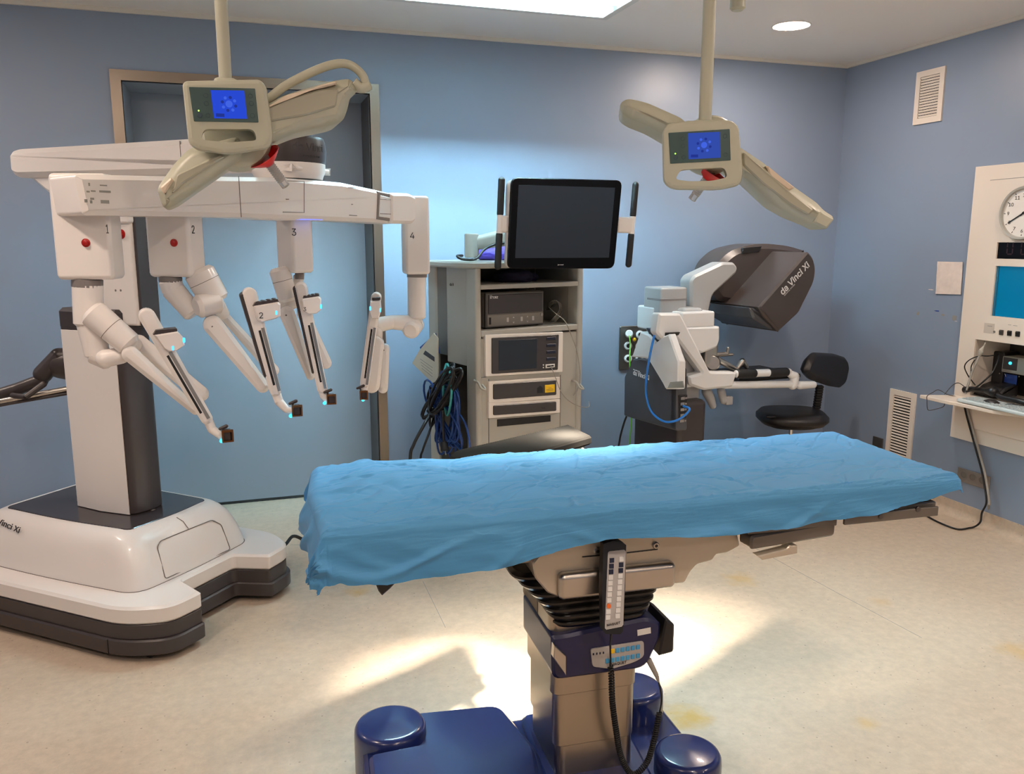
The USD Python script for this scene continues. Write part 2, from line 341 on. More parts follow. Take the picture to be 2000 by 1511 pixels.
# ---------------------------------------------------------------- ceiling lamps
fl = thing('fluorescent_light', 'recessed rectangular ceiling light with glowing tubes and crossed louvre blades', 'ceiling light', ((FX0+FX1)/2, (FY0+FY1)/2, WZ))
r_ = tm(mb(FX0-.025, FX1+.025, FY0-.025, FY1+.025, WZ-.008, WZ) - mb(FX0+.012, FX1-.012, FY0+.012, FY1-.012, WZ-.1, WZ+.1)); part(fl, 'frame', r_, 'trim_white', False)
part(fl, 'housing', tm(mb(FX0+.002, FX1-.002, FY0+.002, FY1-.002, WZ, WZ+.23) - mb(FX0+.012, FX1-.012, FY0+.012, FY1-.012, WZ-.1, WZ+.215)), 'louvre', False)
for k in range(3):
    y = FY0+.115+k*(FY1-FY0-.30)/2; part(fl, 'tube', cyl((FX0+.03, y, WZ+.165), (FX1-.03, y, WZ+.165), .019, .004, 12), 'tube_glow')
for k in range(3):
    y = FY0+.115+k*(FY1-FY0-.30)/2; part(fl, 'long_blade', hull([(x, y+s*w, z) for x in (FX0+.012, FX1-.012) for s in (-1, 1) for w, z in ((.022, WZ+.125), (.003, WZ+.004))]), 'louvre', False)
for k in range(13):
    x = FX0+.06+k*(FX1-FX0-.12)/12; part(fl, 'cross_blade', tm(mb(x-.001, x+.001, FY0+.012, FY1-.012, WZ+.012, WZ+.045)), 'louvre', False)
def downlight(x, y, label):
    t = thing('downlight', label, 'ceiling light', (x, y, WZ))
    part(t, 'rim', lathe([(.088, 0), (.098, -.004), (.104, -.002), (.104, 0)][::-1] + [(.088, 0)], (x, y, WZ), n=40), 'trim_white', 40)
    part(t, 'lens', lathe([(.0865, 0), (.0865, -.003), (.07, -.006)][::-1], (x, y, WZ), n=40), 'downlight_glow', False)
downlight(2.918, 4.05, 'round recessed downlight glowing warm white in the right part of the ceiling')
for x, y, w in ((-2.0, 4.0, 'near the back left corner'), (-1.1, 2.1, 'left of the robot cart'), (-1.1, .2, 'left of the camera'), (2.95, 2.0, 'near the right wall'), (2.95, .1, 'right of the camera'), (.9, .2, 'in the middle of the near ceiling'), (.9, -1.5, 'behind the camera, in the middle'), (2.95, -1.6, 'behind the camera, at the right')):
    downlight(x, y, 'round warm downlight in the ceiling, ' + w)
# ---------------------------------------------------------------- operating table
T = Fr(1.06, 2.065, -3.1)
tab = thing('operating_table', 'operating table on a steel telescopic column with a dark blue lacquered floor base', 'operating table', tuple(T.p(-.17, 0, 0)), -3.1)
W = T.w
# base: housing, lid, deck, round feet
hb = roundp([(-.815, -.30), (-.36, -.30), (-.30, -.02), (-.352, .255), (-.70, .285), (-.80, .2)], [.05, .04, .05, .045, .04, .05])
base = part(tab, 'base_housing', W(cat(prism(hb, .012, .122, .012, 'uv'))), 'blue_lacquer', 30)
lid = roundp([(-.80, -.29), (-.372, -.29), (-.318, -.02), (-.352, .082), (-.42, .088), (-.79, .062)], [.04, .03, .04, .06, .04, .02])
part(base, 'lid', W(prism(lid, .118, .146, .010, 'uv')), 'blue_lacquer', 30)
part(base, 'deck', W(cat(bx(-.40, .09, -.20, .22, .012, .085, .02, 3), prism(roundp([(-.33, -.24), (-.02, -.24), (.02, .2), (-.30, .2)], .03), .07, .11, .012, 'uv'))), 'blue_lacquer', 40)
part(base, 'cross_beam', W(cat(bx(-.02, .19, -.22, .21, .012, .07, .02, 3))), 'blue_lacquer', 40)
for u, v, r, z in ((-.715, .175, .108, .165), (-.715, -.185, .108, .165), (.072, .165, .098, .175), (.098, -.172, .096, .155)):
    part(tab, 'foot', W(lathe([(r*.9, .004), (r, .015), (r, z-.035), (r*.985, z-.016), (r*.93, z-.006), (r*.8, z), (.0005, z+.003)], (u, v, 0), n=48)), 'blue_lacquer', 45)
# telescopic column: nested sleeves, a dark blue head casing, black bellows
cb = lambda g: roundp([(-.286-g, -.128-g*.5), (-.052+g*.3, -.128-g*.5), (-.052+g*.3, .128+g), (-.286-g, .128+g)], .03)
for g, z0, z1 in ((0, .09, .28), (.006, .20, .40), (.014, .36, .50), (.024, .44, .60)): part(tab, 'column_sleeve', W(prism(cb(g), z0, z1, .003, 'uv')), 'steel_column', 30)
part(tab, 'column_sleeve', W(prism(roundp([(-.31, -.04), (-.05, -.04), (-.05, .15), (-.31, .15)], .02), .55, .72, .003, 'uv')), 'steel_column', 30)
part(tab, 'column_seam', W(tm(mb(-.3115, -.3095, -.02, -.017, .45, .66))), 'steel_dark', False)
hd = roundp([T.pl(1078, 1328, -.16), T.pl(1262, 1303, -.16), T.pl(1288, 1245, -.16), T.pl(1290, 1215, -.16), T.pl(1262, 1205, -.16), T.pl(1100, 1240, -.16), T.pl(1076, 1242, -.16)], [.03, .03, .01, .01, .02, .02, .01])
cas = part(tab, 'head_casing', W(cat(prism(hd, -.165, .12, .008, 'uz'), prism(roundp([(-.30, .56), (.0, .58), (-.03, .60), (-.27, .60)], .01), -.125, .12, .02, 'uz'))), 'navy_plastic', 30)
a, b = T.pl(1283, 1205, -.15), T.pl(1311, 1272, -.15)
part(cas, 'bumper', W(prism(roundp([(a[0], b[1]), (b[0], b[1]+.006), (b[0], a[1]-.02), (a[0]+.02, a[1])], .008), -.168, -.03, .006, 'uz')), 'black_plastic')
a, b = T.pl(1074, 1247, -.15), T.pl(1094, 1306, -.15)
part(cas, 'side_bracket', W(prism([(a[0], a[1]), (b[0]+.004, a[1]-.035), (b[0]+.004, b[1]), (a[0]-.002, a[1]-.035)], -.19, -.165, .002, 'uz')), 'steel_satin')
kp = roundp([T.pl(1153, 1267, -.168), T.pl(1257, 1251, -.168), T.pl(1258, 1281, -.168), T.pl(1240, 1292, -.168), T.pl(1194, 1306, -.168), T.pl(1157, 1301, -.168)], [.008, .008, .012, .02, .012, .008])
pad = part(cas, 'key_panel', W(prism(kp, -.170, -.164, .001, 'uz')), 'key_silver')
for row, (x0, y0, x1, y1, k0) in enumerate(((1196, 1271, 1246, 1263, 0), (1186, 1290, 1246, 1280, 0))):
    nk = 6 + row
    for k in range(nk):
        f = k/(nk-1); u, z = T.pl(x0+(x1-x0)*f, y0+(y1-y0)*f, -.17); part(pad, 'key', W(bx(u-.0058, u+.0058, -.1725, -.169, z-.0065, z+.0065, .001)), 'yellow' if row == 0 and k == 0 else 'key_blue')
for k in range(4):
    u, z = T.pl(1159+k*6.5, 1277-k*.9, -.17); part(pad, 'status_mark', W(bx(u-.002, u+.002, -.1712, -.169, z-.003, z+.003, .0004)), 'key_navy')
u, z = T.pl(1194, 1300, -.17); part(pad, 'lettering', W(txt('MAQUET', .0075, (u, -.1703, z), (1, 0, .05), (0, 0, 1))), 'mark_grey', False)
u, z = T.pl(1258, 1233, -.166); part(cas, 'sticker', W(rotm(bx(u-.02, u+.02, -.1665, -.1655, z-.009, z+.009, .0003), -4, (0, 1, 0), (u, 0, z))), 'key_white', label='small white printed sticker')
rings = []
for k in range(7):
    f = k/6; z = .584+.148*f; w0 = -.305-.115*f**1.3; w1 = -.03+.025*math.sin(f*2.2); d = .165+.025*math.sin(f*2.6)
    rings.append(prism(roundp([(w0, -d), (w1, -d), (w1, d), (w0, d)], .055, 6), z-.0135, z+.0125, .010, 'uv'))
part(tab, 'bellows', W(cat(*rings)), 'bellows_black', 40, 'glossy black ribbed bellows')
# head unit under the top
P = lambda pts, v: [T.pl(x, y, v) for x, y in pts]
hu = P([(1040, 1100), (1052, 1085), (1090, 1068), (1180, 1040), (1300, 1030), (1440, 1040), (1446, 1066), (1420, 1080), (1400, 1082), (1392, 1094), (1362, 1102), (1348, 1118), (1338, 1138), (1300, 1141), (1140, 1160), (1096, 1167), (1070, 1158), (1046, 1130)], -.2)
hdu = part(tab, 'head_unit', W(prism(roundp(hu, .006, 2), -.20, .2, .004, 'uz')), 'beige_metal', 30)
ca, cb_, cc_ = T.pl(1088, 1112, -.2), T.pl(1314, 1091, -.2), T.pl(1098, 1163, -.2)
part(hdu, 'drive_cover', W(bx(ca[0], cb_[0], -.226, -.19, cc_[1]-.004, (ca[1]+cb_[1])/2-.004, .014, 4)), 'steel_satin', 40, 'brushed steel drive cover')
for x, y in ((1166, 1075), (1280, 1064)): u, z = T.pl(x, y, -.2); bt = part(hdu, 'bolt', W(cyl((u, -.19, z), (u, -.207, z), .0095, .002)), 'steel_satin'); part(bt, 'socket', W(cyl((u, -.206, z), (u, -.2078, z), .0045, .0004, 8)), 'black_plastic')
for q0, q1 in (((1137, 1088), (1180, 1084)), ((1224, 1080), (1284, 1073))): u0, za = T.pl(*q0, -.2); u1, zb = T.pl(*q1, -.2); part(hdu, 'slot', W(hull([(u, v, z+h) for u, z in ((u0, za), (u1, zb)) for v in (-.202, -.19) for h in (0, .003)])), 'black_plastic', False)
# longitudinal beam, rails and the clamp with its lever
a, b = T.pl(870, 1110, -.18), T.pl(1036, 1133, -.18); part(tab, 'beam', W(bx(-.66, b[0]+.05, -.18, .18, .775, .86, .006)), 'beige_metal')
part(tab, 'centre_section', W(bx(-.45, .3, -.2, .2, .83, .87, .006)), 'grey_metal')
part(tab, 'latch', W(cat(cyl(T.pl(955, 1134, -.1)[0:1]+(-.1, .775), T.pl(955, 1134, -.1)[0:1]+(-.1, .757), .02, .004))), 'steel_satin')
u, z = T.pl(752, 1150, -.27); part(tab, 'clamp_knob', W(cat(prism([(u-.022, z+.018), (u+.03, z+.022), (u+.012, z+.004), (u-.008, z-.012), (u-.016, z)], -.28, -.25, .003, 'uz'))), 'black_plastic')
a, b = T.pl(1462, 1054, -.25), T.pl(1626, 1044, -.25)
sb = part(tab, 'rail_clamp', W(cat(prism(roundp([(a[0], .782), (b[0], .797), (b[0], .838), (a[0], .822)], .012), -.262, -.20, .006, 'uz'))), 'grey_metal', label='grey clamp block with a bent lever under the table top')
part(sb, 'top_plate', W(bx(a[0]-.01, b[0]+.004, -.262, .2, .826, .85, .003)), 'grey_metal')
lv = P([(1474, 1082), (1530, 1068), (1536, 1062), (1552, 1062), (1552, 1077), (1484, 1090)], -.24)
part(sb, 'lever', W(prism(lv, -.255, -.225, .003, 'uz')), 'beige_metal')
part(tab, 'side_rail', W(bx(.48, .785, -.285, -.275, .835, .862, .002)), 'grey_metal'); part(tab, 'side_rail', W(bx(.48, .785, .275, .285, .835, .862, .002)), 'grey_metal')
for x, y in ((1720, 1008), (1793, 994)): u, z = T.pl(x, y, -.285); part(tab, 'rail_screw', W(cyl((u, -.28, z), (u, -.288, z), .008, .001, 16)), 'steel_dark')
part(tab, 'leg_plate', W(bx(.2, .79, -.27, .27, .85, .872, .004)), 'grey_metal'); part(tab, 'head_plate', W(bx(-.86, -.44, -.26, .26, .845, .872, .004)), 'grey_metal')
mat_ = part(tab, 'mattress', W(bx(-.865, .815, -.263, .263, .872, .938, .02, 3)), 'black_leather', 40)

# hand control hanging on the rail
HB = T.pl(1198, 1232, -.30); HT = T.pl(1200, 1060, -.24)
hs = thing('hand_control', 'slim black remote with rows of white and dark keys hanging below the draped table', 'remote control', tuple(T.p(HB[0], -.3, HB[1])), -3.1)
def hc(px, py): f = (py-1062)/(1230-1062); return T.pl(px, py, -.243-.055*f), -.243-.055*f
def plate(pxs, off, th):
    q = [hc(x, y) for x, y in pxs]; return hull([(p[0], v-off, p[1]) for p, v in q] + [(p[0], v-off+th, p[1]) for p, v in q])
bd = part(hs, 'body', W(plate([(1179, 1062), (1196, 1056), (1214, 1058), (1223, 1064), (1221, 1150), (1217, 1232), (1212, 1238), (1183, 1238), (1178, 1232), (1176, 1150)], 0, .024)), 'black_plastic', 30)
kpl = part(bd, 'key_plate', W(plate([(1187, 1079), (1190, 1076), (1219, 1073), (1222, 1076), (1217, 1219), (1214, 1223), (1184, 1229), (1181, 1226)], .0012, .004)), 'key_silver', 30)
for c in range(2):
    for k in range(11):
        x = 1194.5-k*.75 + c*18.8; y = 1093.5+k*11.1-c*2.6
        if c == 0 and k == 8: part(kpl, 'stop_key', W(plate([(x-4.2+8.4*i/7+0*j, y+s*4.6*math.sqrt(max(0, 1-(2*i/7-1)**2))) for i in range(8) for j in (0,) for s in (-1, 1)], .0035, .003)), 'orange', label='orange stop key'); continue
        if c == 1 and k == 8 and False: continue
        part(kpl, 'key', W(plate([(x-4.3, y-4.2), (x+4.3, y-4.8), (x+4.2, y+4.0), (x-4.3, y+4.6)], .003, .003)), 'key_navy' if (k in (1, 2) or (k == 0 and c == 0)) else 'key_white', False)
(p_, v_) = hc(1184.5, 1222); part(kpl, 'lettering', W(txt('MAQUET', .0062, (p_[0], v_-.0018, p_[1]), (1, 0, .08), (0, 0, 1))), 'mark_grey', False)
# its coiled lead, looping to a plug on the casing
p0 = T.p(*[(lambda q: (q[0], -.30, q[1]))(T.pl(1192, 1240, -.30))][0]); pts = [T.p(q[0], v, q[1]) for (x, y, v) in ((1192, 1300, -.178), (1194, 1318, -.185), (1196, 1370, -.19), (1204, 1430, -.2), (1214, 1480, -.2), (1236, 1512, -.2), (1262, 1490, -.2), (1276, 1450, -.2), (1288, 1390, -.19)) for q in (T.pl(x, y, v),)]
ld = thing('coiled_lead', 'black coiled cable looping from the remote to a plug on the blue column casing', 'cable', tuple(pts[4]))
cl = spline(pts, 70); s_ = np.r_[0, np.cumsum(np.linalg.norm(np.diff(cl, axis=0), axis=1))]; pitch = np.where(s_ < .09, .0078, .0062); ang = np.r_[0, np.cumsum(np.diff(s_)/pitch[1:])]*2*np.pi
cs = np.linspace(0, s_[-1], int(ang[-1]/(2*np.pi)*14)); cc = np.stack([np.interp(cs, s_, cl[:, i]) for i in range(3)], 1); an = np.interp(cs, s_, ang); tt = np.gradient(cc, axis=0); tt /= np.linalg.norm(tt, axis=1, keepdims=True)
xx = np.cross(tt, T.ey); xx /= np.linalg.norm(xx, axis=1, keepdims=True); yy = np.cross(tt, xx); rr = .0066
part(ld, 'coil', tube(cc + rr*(np.cos(an)[:, None]*xx + np.sin(an)[:, None]*yy), .0024, 5), 'black_rubber', True)
part(ld, 'lead', tube(spline([T.p(*q) for q in ((T.pl(1195, 1238, -.295)[0], -.29, T.pl(1195, 1238, -.295)[1]), (T.pl(1192, 1262, -.2)[0], -.2, T.pl(1192, 1262, -.2)[1]), (T.pl(1193, 1290, -.18)[0], -.178, T.pl(1193, 1290, -.18)[1]))] + [pts[0], pts[1]], 6), .0026, 6), 'black_rubber', True)
q1, q2, q3, q4 = [T.p(q[0], v, q[1]) for (x, y, v) in ((1266, 1286, -.155), (1283, 1320, -.17), (1291, 1350, -.18), (1288, 1392, -.19)) for q in (T.pl(x, y, v),)]
part(ld, 'plug', cat(cyl(q1, q2, .0085, .002, 16, .0062), cyl(q2, q2+(q3-q2)*.4, .006, .001, 12, .003)), 'grey_cable', 40); part(ld, 'lead', tube(spline([q2, q3, (q3+q4)/2+T.ex*.004, q4], 6), .0025, 6), 'black_rubber', True)

# ---------------------------------------------------------------- drape
def drape():
    U0, U1, WV, ZT = -.885, .835, .268, .948
    hem_u = [-.95, -.884, -.767, -.63, -.458, -.354, -.22, -.05, .15, .4, .56, .65, .72, .81, .86]; hem_z = [.83, .812, .802, .804, .817, .836, .853, .845, .835, .843, .852, .866, .873, .893, .9]
    nu, nv = 500, 270; LE, RE, FE, BE = .135, .06, 1.0, .09
    a = np.r_[np.linspace(-1, 0, 50)[:-1]*LE + U0, np.linspace(U0, U1, nu-80), U1 + np.linspace(0, 1, 32)[1:]*RE]
    b = np.r_[np.linspace(-1, 0, 70)[:-1]*FE - WV, np.linspace(-WV, WV, nv-100), WV + np.linspace(0, 1, 32)[1:]*BE]
    A, B = np.meshgrid(a, b, indexing='ij')
    N = lambda x, y, s: meshkit.noise(np.stack([x, y, np.zeros_like(x)+s*7.3], -1), s)
    Fb = lambda x, y, s, o=4: meshkit.fbm(np.stack([x, y, np.zeros_like(x)+s*3.1], -1), o, s)
    uc = np.clip(A, U0, U1); ez = np.interp(uc, hem_u, hem_z)
    ez = ez + .007*(Fb(uc*16, uc*0+.5, 41, 3)-.5) + np.clip((U0+.1-uc)/.1, 0, 1)*.02*(N(uc*60, uc*0, 44)-.5)
    lf = np.maximum(ZT-ez, .03)                                     # length of the front skirt
    eb = np.where(B < 0, np.maximum(-WV-B, 0)/FE*(lf), np.maximum(B-WV, 0))
    ea = np.where(A < 0, np.maximum(U0-A, 0), np.maximum(A-U1, 0)); e = (ea**4+eb**4)**.25
    da = np.where(e > 1e-9, np.where(A < 0, -1, 1)*ea/np.maximum(e, 1e-9), 0); db = np.where(e > 1e-9, np.where(B < 0, -1, 1)*eb/np.maximum(e, 1e-9), 0)
    hy = np.maximum(np.hypot(ea, eb), 1e-9); da, db = da*e/hy, db*e/hy
    R = .02 + .008*Fb(A*4, B*4, 3); th = np.minimum(e/R, np.pi/2*.93); over = np.maximum(e-R*np.pi/2*.93, 0)
    hor = R*np.sin(th) + over*.11; z = ZT - R*(1-np.cos(th)) - over*.99
    u = np.clip(A, U0, U1) + da*hor; v = np.clip(B, -WV, WV) + db*hor
    # broad sag and pillow lumps on top, sharp creases, slack folds of the skirts
    top = np.clip(1-e/.03, 0, 1); sk = np.clip(over/.06, 0, 1)
    warp = (Fb(A*3, B*5, 11)-.5)*.5
    rid = lambda x, y, s, w: np.exp(-((N(x, y, s)-.5)/w)**2)
    lump = .016*(Fb(A*2.2, B*3.0, 5)-.45) + np.exp(-((A+.72)/.16)**2-((B-.12)/.13)**2)*.016 + np.exp(-((A+.5)/.06)**2)*-.006
    crease = sum(s*.0050*rid((A*math.cos(t)+B*math.sin(t))*f + warp*3, (-A*math.sin(t)+B*math.cos(t))*f*2.6 + warp*2, 20+i, .035)*np.clip((N(A*5+i, B*8, 60+i)-.46)*6, 0, 1) for i, (t, f, s) in enumerate(((.1, 3.2, -1), (.5, 3.6, 1), (-.35, 4, -1), (1.2, 3.2, 1), (.2, 6, 1), (-.8, 5, -1), (.75, 7, -1), (.05, 5, 1), (.3, 4.4, -1))))
    g_ = np.random.default_rng(11); pinch = 0
    for k in range(95):
        ca, cb = g_.uniform(U0, U1), g_.uniform(-WV-.02, WV); t = g_.normal(.12, .35) if k % 4 else g_.uniform(-1.4, 1.4); Lk, wk, ak = g_.uniform(.015, .055), g_.uniform(.0045, .008), g_.uniform(.002, .0046)*g_.choice([-1, 1])
        dx, dy = (A-ca), (B-cb); bend = g_.normal(0, 2.5); s1 = dx*math.cos(t)+dy*math.sin(t); s2 = -dx*math.sin(t)+dy*math.cos(t) + bend*s1**2; pinch = pinch + ak*(s2/wk)*np.exp(-(s2/wk)**2-(s1/Lk)**2)*1.6
    crease = crease*.8 + pinch
    left = np.clip((-.55-A)/.35, 0, 1); rough = .003*(Fb(A*14+warp*6, B*14, 33, 3)-.5)*2*(.15+left*1.7) + left*.0045*(rid(A*7+warp*4, B*10, 36, .09)-.3)
    dz = (lump + crease + rough); z = z + dz*(.35+.65*top)
    fr = (db < -.4)*sk
    fold = fr*(.020*(Fb(A*5+z*6, z*9+A*2, 15, 3)-.42) + .010*rid(A*4 - z*9, z*5+A*2, 17, .10) + .007*rid(A*7+z*14, z*8, 18, .12)) + (db > .4)*sk*.006*(N(A*9, z*12, 9)-.5)
    v = v - fold*np.where(db < 0, 1, -1); u = u + (np.abs(da) > .4)*np.sign(da)*sk*(.03*(Fb(B*11, z*10, 14, 3)-.42)+.02*rid(B*9+z*11, z*7, 19, .12)*(A < 0)) - (A < -.6)*.03*np.clip(-B*3, -.3, 1)*sk*0
    u = u + np.where((A < 0), -left*.02*np.clip(1-np.abs(B-.05)/.3, 0, 1), 0)
    nmm = np.stack([u, v, z], -1).reshape(-1, 3); na, nb = A.shape; i = np.arange(na*nb).reshape(na, nb)
    q = np.stack([i[:-1, :-1], i[1:, :-1], i[1:, 1:], i[:-1, 1:]], -1).reshape(-1, 4); f = np.vstack([q[:, [0, 1, 2]], q[:, [0, 2, 3]]])
    m = trimesh.Trimesh(nmm, f, process=False); nn = m.vertex_normals; k = len(nmm)
    rim = np.r_[i[:, 0], i[-1, 1:], i[-2::-1, -1], i[0, -2:0:-1]]; r2 = np.roll(rim, -1)
    V = np.vstack([nmm, nmm-nn*.0012]); Fs = np.vstack([f, f[:, ::-1]+k, np.stack([rim, rim+k, r2], 1), np.stack([r2, rim+k, r2+k], 1)])
    return trimesh.Trimesh(V, Fs, process=False)
dm = W(drape())
solo('surgical_drape', 'crumpled light blue paper drape covering the top of the operating table', 'drape', dm, 'drape_blue', 50)

# ---------------------------------------------------------------- arm board behind the table
ZB = .945
q = [T.pz(x, y, ZB) for x, y in ((1110, 828), (1157, 851), (1010, 893), (905, 897), (876, 893), (884, 880))]
ab = thing('arm_board', 'black padded arm board sticking out behind the draped table', 'arm board', tuple(T.p(q[2][0], q[2][1], .9)), -3.1)
pd = part(ab, 'pad', W(prism(roundp(q, [.012, .012, .02, .05, .06, .05]), ZB-.03, ZB, .006, 'uv')), 'board_vinyl', 30)
q2 = _inset(_ccw(np.array(q)), .02); part(ab, 'board', W(prism(q2, ZB-.04, ZB-.03, .002, 'uv')), 'grey_metal')
cx, cy = T.pz(1090, 878, ZB-.06)
part(ab, 'joint', W(cat(bx(cx-.03, cx+.03, cy-.06, cy+.04, ZB-.115, ZB-.05, .006), cyl((cx, cy-.03, ZB-.12), (cx, cy-.03, ZB-.16), .02))), 'steel_satin')
part(ab, 'bracket', W(cat(bx(cx-.012, cx+.012, .27, cy, ZB-.15, ZB-.11, .003))), 'steel_satin')
hx, hy = T.pz(1125, 872, ZB-.05); part(ab, 'lock_handle', W(cat(bx(hx-.035, hx+.03, hy-.008, hy+.008, ZB-.075, ZB-.055, .004), *[cyl((hx+.012+i*.009, hy, ZB-.065), (hx+.012+i*.009, hy, ZB-.085), .003) for i in range(3)])), 'steel_satin')
# ---------------------------------------------------------------- surgical robot cart
R = Fr(-.5, 3.75, -41); VC = .066
rc = thing('surgical_robot', 'white surgical robot cart with four folded arms hanging from an overhead boom', 'surgical robot', tuple(R.p(-.15, VC, 0)), -41)
W = R.w
def foot_outline(g=0):
    h = .452+g; p = [(-.86-g, -h), (.40, -h), (.478+g, -h+.085), (.492+g, -.205-g*.0), (.48+g, -.205+.004), (.336+g, -.15), (.336+g, .15), (.48+g, .205-.004), (.492+g, .205), (.478+g, h-.085), (.40, h), (-.86-g, h)]
    p = [(-.86-g, -h), (.33, -h), (.484+g, -h+.10), (.492+g, -.205), (.336+g, -.15), (.336+g, .15), (.492+g, .205), (.484+g, h-.10), (.33, h), (-.86-g, h)]
    return roundp([(u, v+VC) for u, v in p], [.06, .10, .06, .012, .02, .02, .012, .06, .10, .06], 5)
part(rc, 'lower_bumper', W(prism(foot_outline(.012), .028, .092, .006, 'uv')), 'robot_dark', 30)
part(rc, 'upper_bumper', W(prism(foot_outline(0), .092, .150, .002, 'uv')), 'robot_dark', 30)
part(rc, 'base_shell', W(prism(foot_outline(.002), .150, .222, .010, 'uv')), 'robot_white', 30)
for u, v in ((.38, -.3), (.38, .42), (-.7, -.3), (-.7, .42)): part(rc, 'wheel', W(cyl((u, v-.02, .03), (u, v+.02, .03), .03, .004)), 'black_rubber')
b_ = R.pz(203, 1267, .06); part(rc, 'bumper_seam', W(bx(b_[0]-.0015, b_[0]+.0015, VC-.4655, VC-.46, .03, .09, .0003)), 'black_plastic', False)
def ring(h, uf, ub, rad, bulge):
    n = 10; fr = [(uf + bulge*(1-(2*i/n-1)**2), VC-h + 2*h*i/n) for i in range(n+1)]
    bk = [(-ub, VC+h), (-ub, VC-h)]; sd = [(u, VC+h+.02*(1-((u-(uf-ub)/2)/((uf+ub)/2))**2)) for u in np.linspace(uf, -ub, 9)[1:-1]]; sl = [(u, 2*VC-v) for u, v in sd[::-1]]
    return fr, bk, sd, sl, rad
def rrect(h, uf, ub, rad):
    return roundp([(-ub, VC-h), ((uf-ub)/2, VC-h-.02), (uf, VC-h), (uf+.02, VC), (uf, VC+h), ((uf-ub)/2, VC+h+.02), (-ub, VC+h)], [rad, .25, rad, .15, rad, .25, rad], 7)
def loft(sections):
    n = len(sections[0][1]); V = np.vstack([np.c_[s, np.full(n, z)] for z, s in sections]); k = np.arange(n); k2 = (k+1) % n; Fc = []
    for l in range(len(sections)-1): a, b, c, d = l*n+k, l*n+k2, (l+1)*n+k2, (l+1)*n+k; Fc += [np.stack([a, b, c], 1), np.stack([a, c, d], 1)]
    c0, c1 = len(V), len(V)+1; V = np.vstack([V, V[:n].mean(0), V[-n:].mean(0)]); e = (len(sections)-1)*n
    Fc += [np.stack([k2, k, np.full(n, c0)], 1), np.stack([e+k, e+k2, np.full(n, c1)], 1)]; return trimesh.Trimesh(V, np.vstack(Fc), process=False)
PU = -R.pz(22, 986, .434)[0]
sec = [(.215, .335, .285, PU+.14), (.232, .333, .283, PU+.138), (.29, .322, .268, PU+.122), (.34, .308, .25, PU+.105), (.375, .294, .232, PU+.088), (.40, .277, .213, PU+.07), (.418, .258, .192, PU+.05), (.428, .238, .172, PU+.03), (.431, .22, .152, PU+.01)]
dome = part(rc, 'base_cover', W(loft([(z, rrect(h, uf, ub, .09)) for z, h, uf, ub in sec])), 'robot_white', 50)
part(dome, 'cover_joint', W(loft([(z, rrect(h+.002, uf+.002, ub+.002, .09)) for z, h, uf, ub in ((.219, .3355, .2855, PU+.141), (.2235, .3345, .2845, PU+.14))])), 'robot_seam', 50)
part(dome, 'top_panel', W(prism(rrect(.218, .145, PU, .03), .424, .434, .003, 'uv')), 'robot_panel', 30, 'dark grey glossy top panel')
def on_front(px, py):   # a point of the sloping front side of the cover
    best = None
    for u in np.linspace(.12, .34, 90):
        v, z = R.pu(px, py, u); uf = np.interp(z, [s[0] for s in sec], [s[2] for s in sec]) + .02*(1-((v-VC)/.3)**2)
        if best is None or abs(u-uf) < best[0]: best = (abs(u-uf), u, v, z)
    return np.array(best[1:])
hp = roundp([on_front(x, y) for x, y in ((323, 1130), (307, 1068), (313, 1056), (414, 1015), (432, 1024), (450, 1072))], .012)
part(dome, 'hatch_joint', W(cat(tube(hp, .0022, 5, True))), 'robot_seam', True); part(dome, 'hatch_joint', W(tube([on_front(*q) for q in ((345, 1010), (358, 1018), (368, 1032))], .0016, 5)), 'robot_seam', True)
def on_left(px, py):
    best = None
    for v in np.linspace(VC-.40, VC-.2, 160):
        u, z = R.pl(px, py, v); vf = VC-np.interp(z, [s[0] for s in sec], [s[1] for s in sec])-.02*(1-((u+.25)/.53)**2)
        if best is None or abs(v-vf) < best[0]: best = (abs(v-vf), u, v, z)
    return np.array(best[1:])
a, b = on_left(-30, 1010), on_left(39, 1041); d = b-a; L = np.linalg.norm(d); d /= L
up_ = np.array([0, .38, .92]); up_ -= d*(up_ @ d); up_ /= np.linalg.norm(up_); nrm = np.cross(d, up_)
t_ = txt('da Vinci Xi', .0235, a+nrm*.004, d, up_, .003); t_.apply_translation(d*0); t_.vertices = t_.vertices + np.outer((t_.vertices-t_.vertices.mean(0)) @ d, d)*.42; t_.apply_translation(a+nrm*.004-d*((t_.vertices-a) @ d).min()-nrm*.004-a); t_.apply_translation(d*(L-np.ptp(t_.vertices @ d))); part(dome, 'lettering', W(t_), 'mark_grey', False)
# column
co = roundp([(-.318, VC-.085), (-.15, VC-.098), (.012, VC-.086), (.03, VC-.07), (.046, VC), (.03, VC+.07), (.012, VC+.086), (-.15, VC+.098), (-.318, VC+.085)], [.02, .1, .004, .02, .08, .02, .004, .1, .02])
col = part(rc, 'column', W(prism(co, .43, 1.30, .012, 'uv')), 'robot_dark', 30, 'dark lower column')
zt = R.pl(150, 645, VC-.098)[1]
sp = lambda s: [(-.306, VC-s*.0865), (-.15, VC-s*.101), (.006, VC-s*.0895), (.006, VC-s*.08), (-.306, VC-s*.078)]
part(col, 'side_panel', W(prism(sp(1), .436, zt, .002, 'uv')), 'robot_white', 40, 'white side panel'); part(col, 'side_panel', W(prism(sp(-1), .436, zt, .002, 'uv')), 'robot_white', 40, 'white side panel')
u, z = R.pu(299, 998, .04); part(col, 'latch', W(bx(.035, .046, .0+u-.01, u+.01, z-.008, z+.008, .002)), 'robot_seam')
part(col, 'top_collar', W(prism(_inset(_ccw(co), -.001), 1.22, 1.315, .015, 'uv')), 'robot_dark', 30)
iu = R.pl(264, 560, VC-.062)[0]
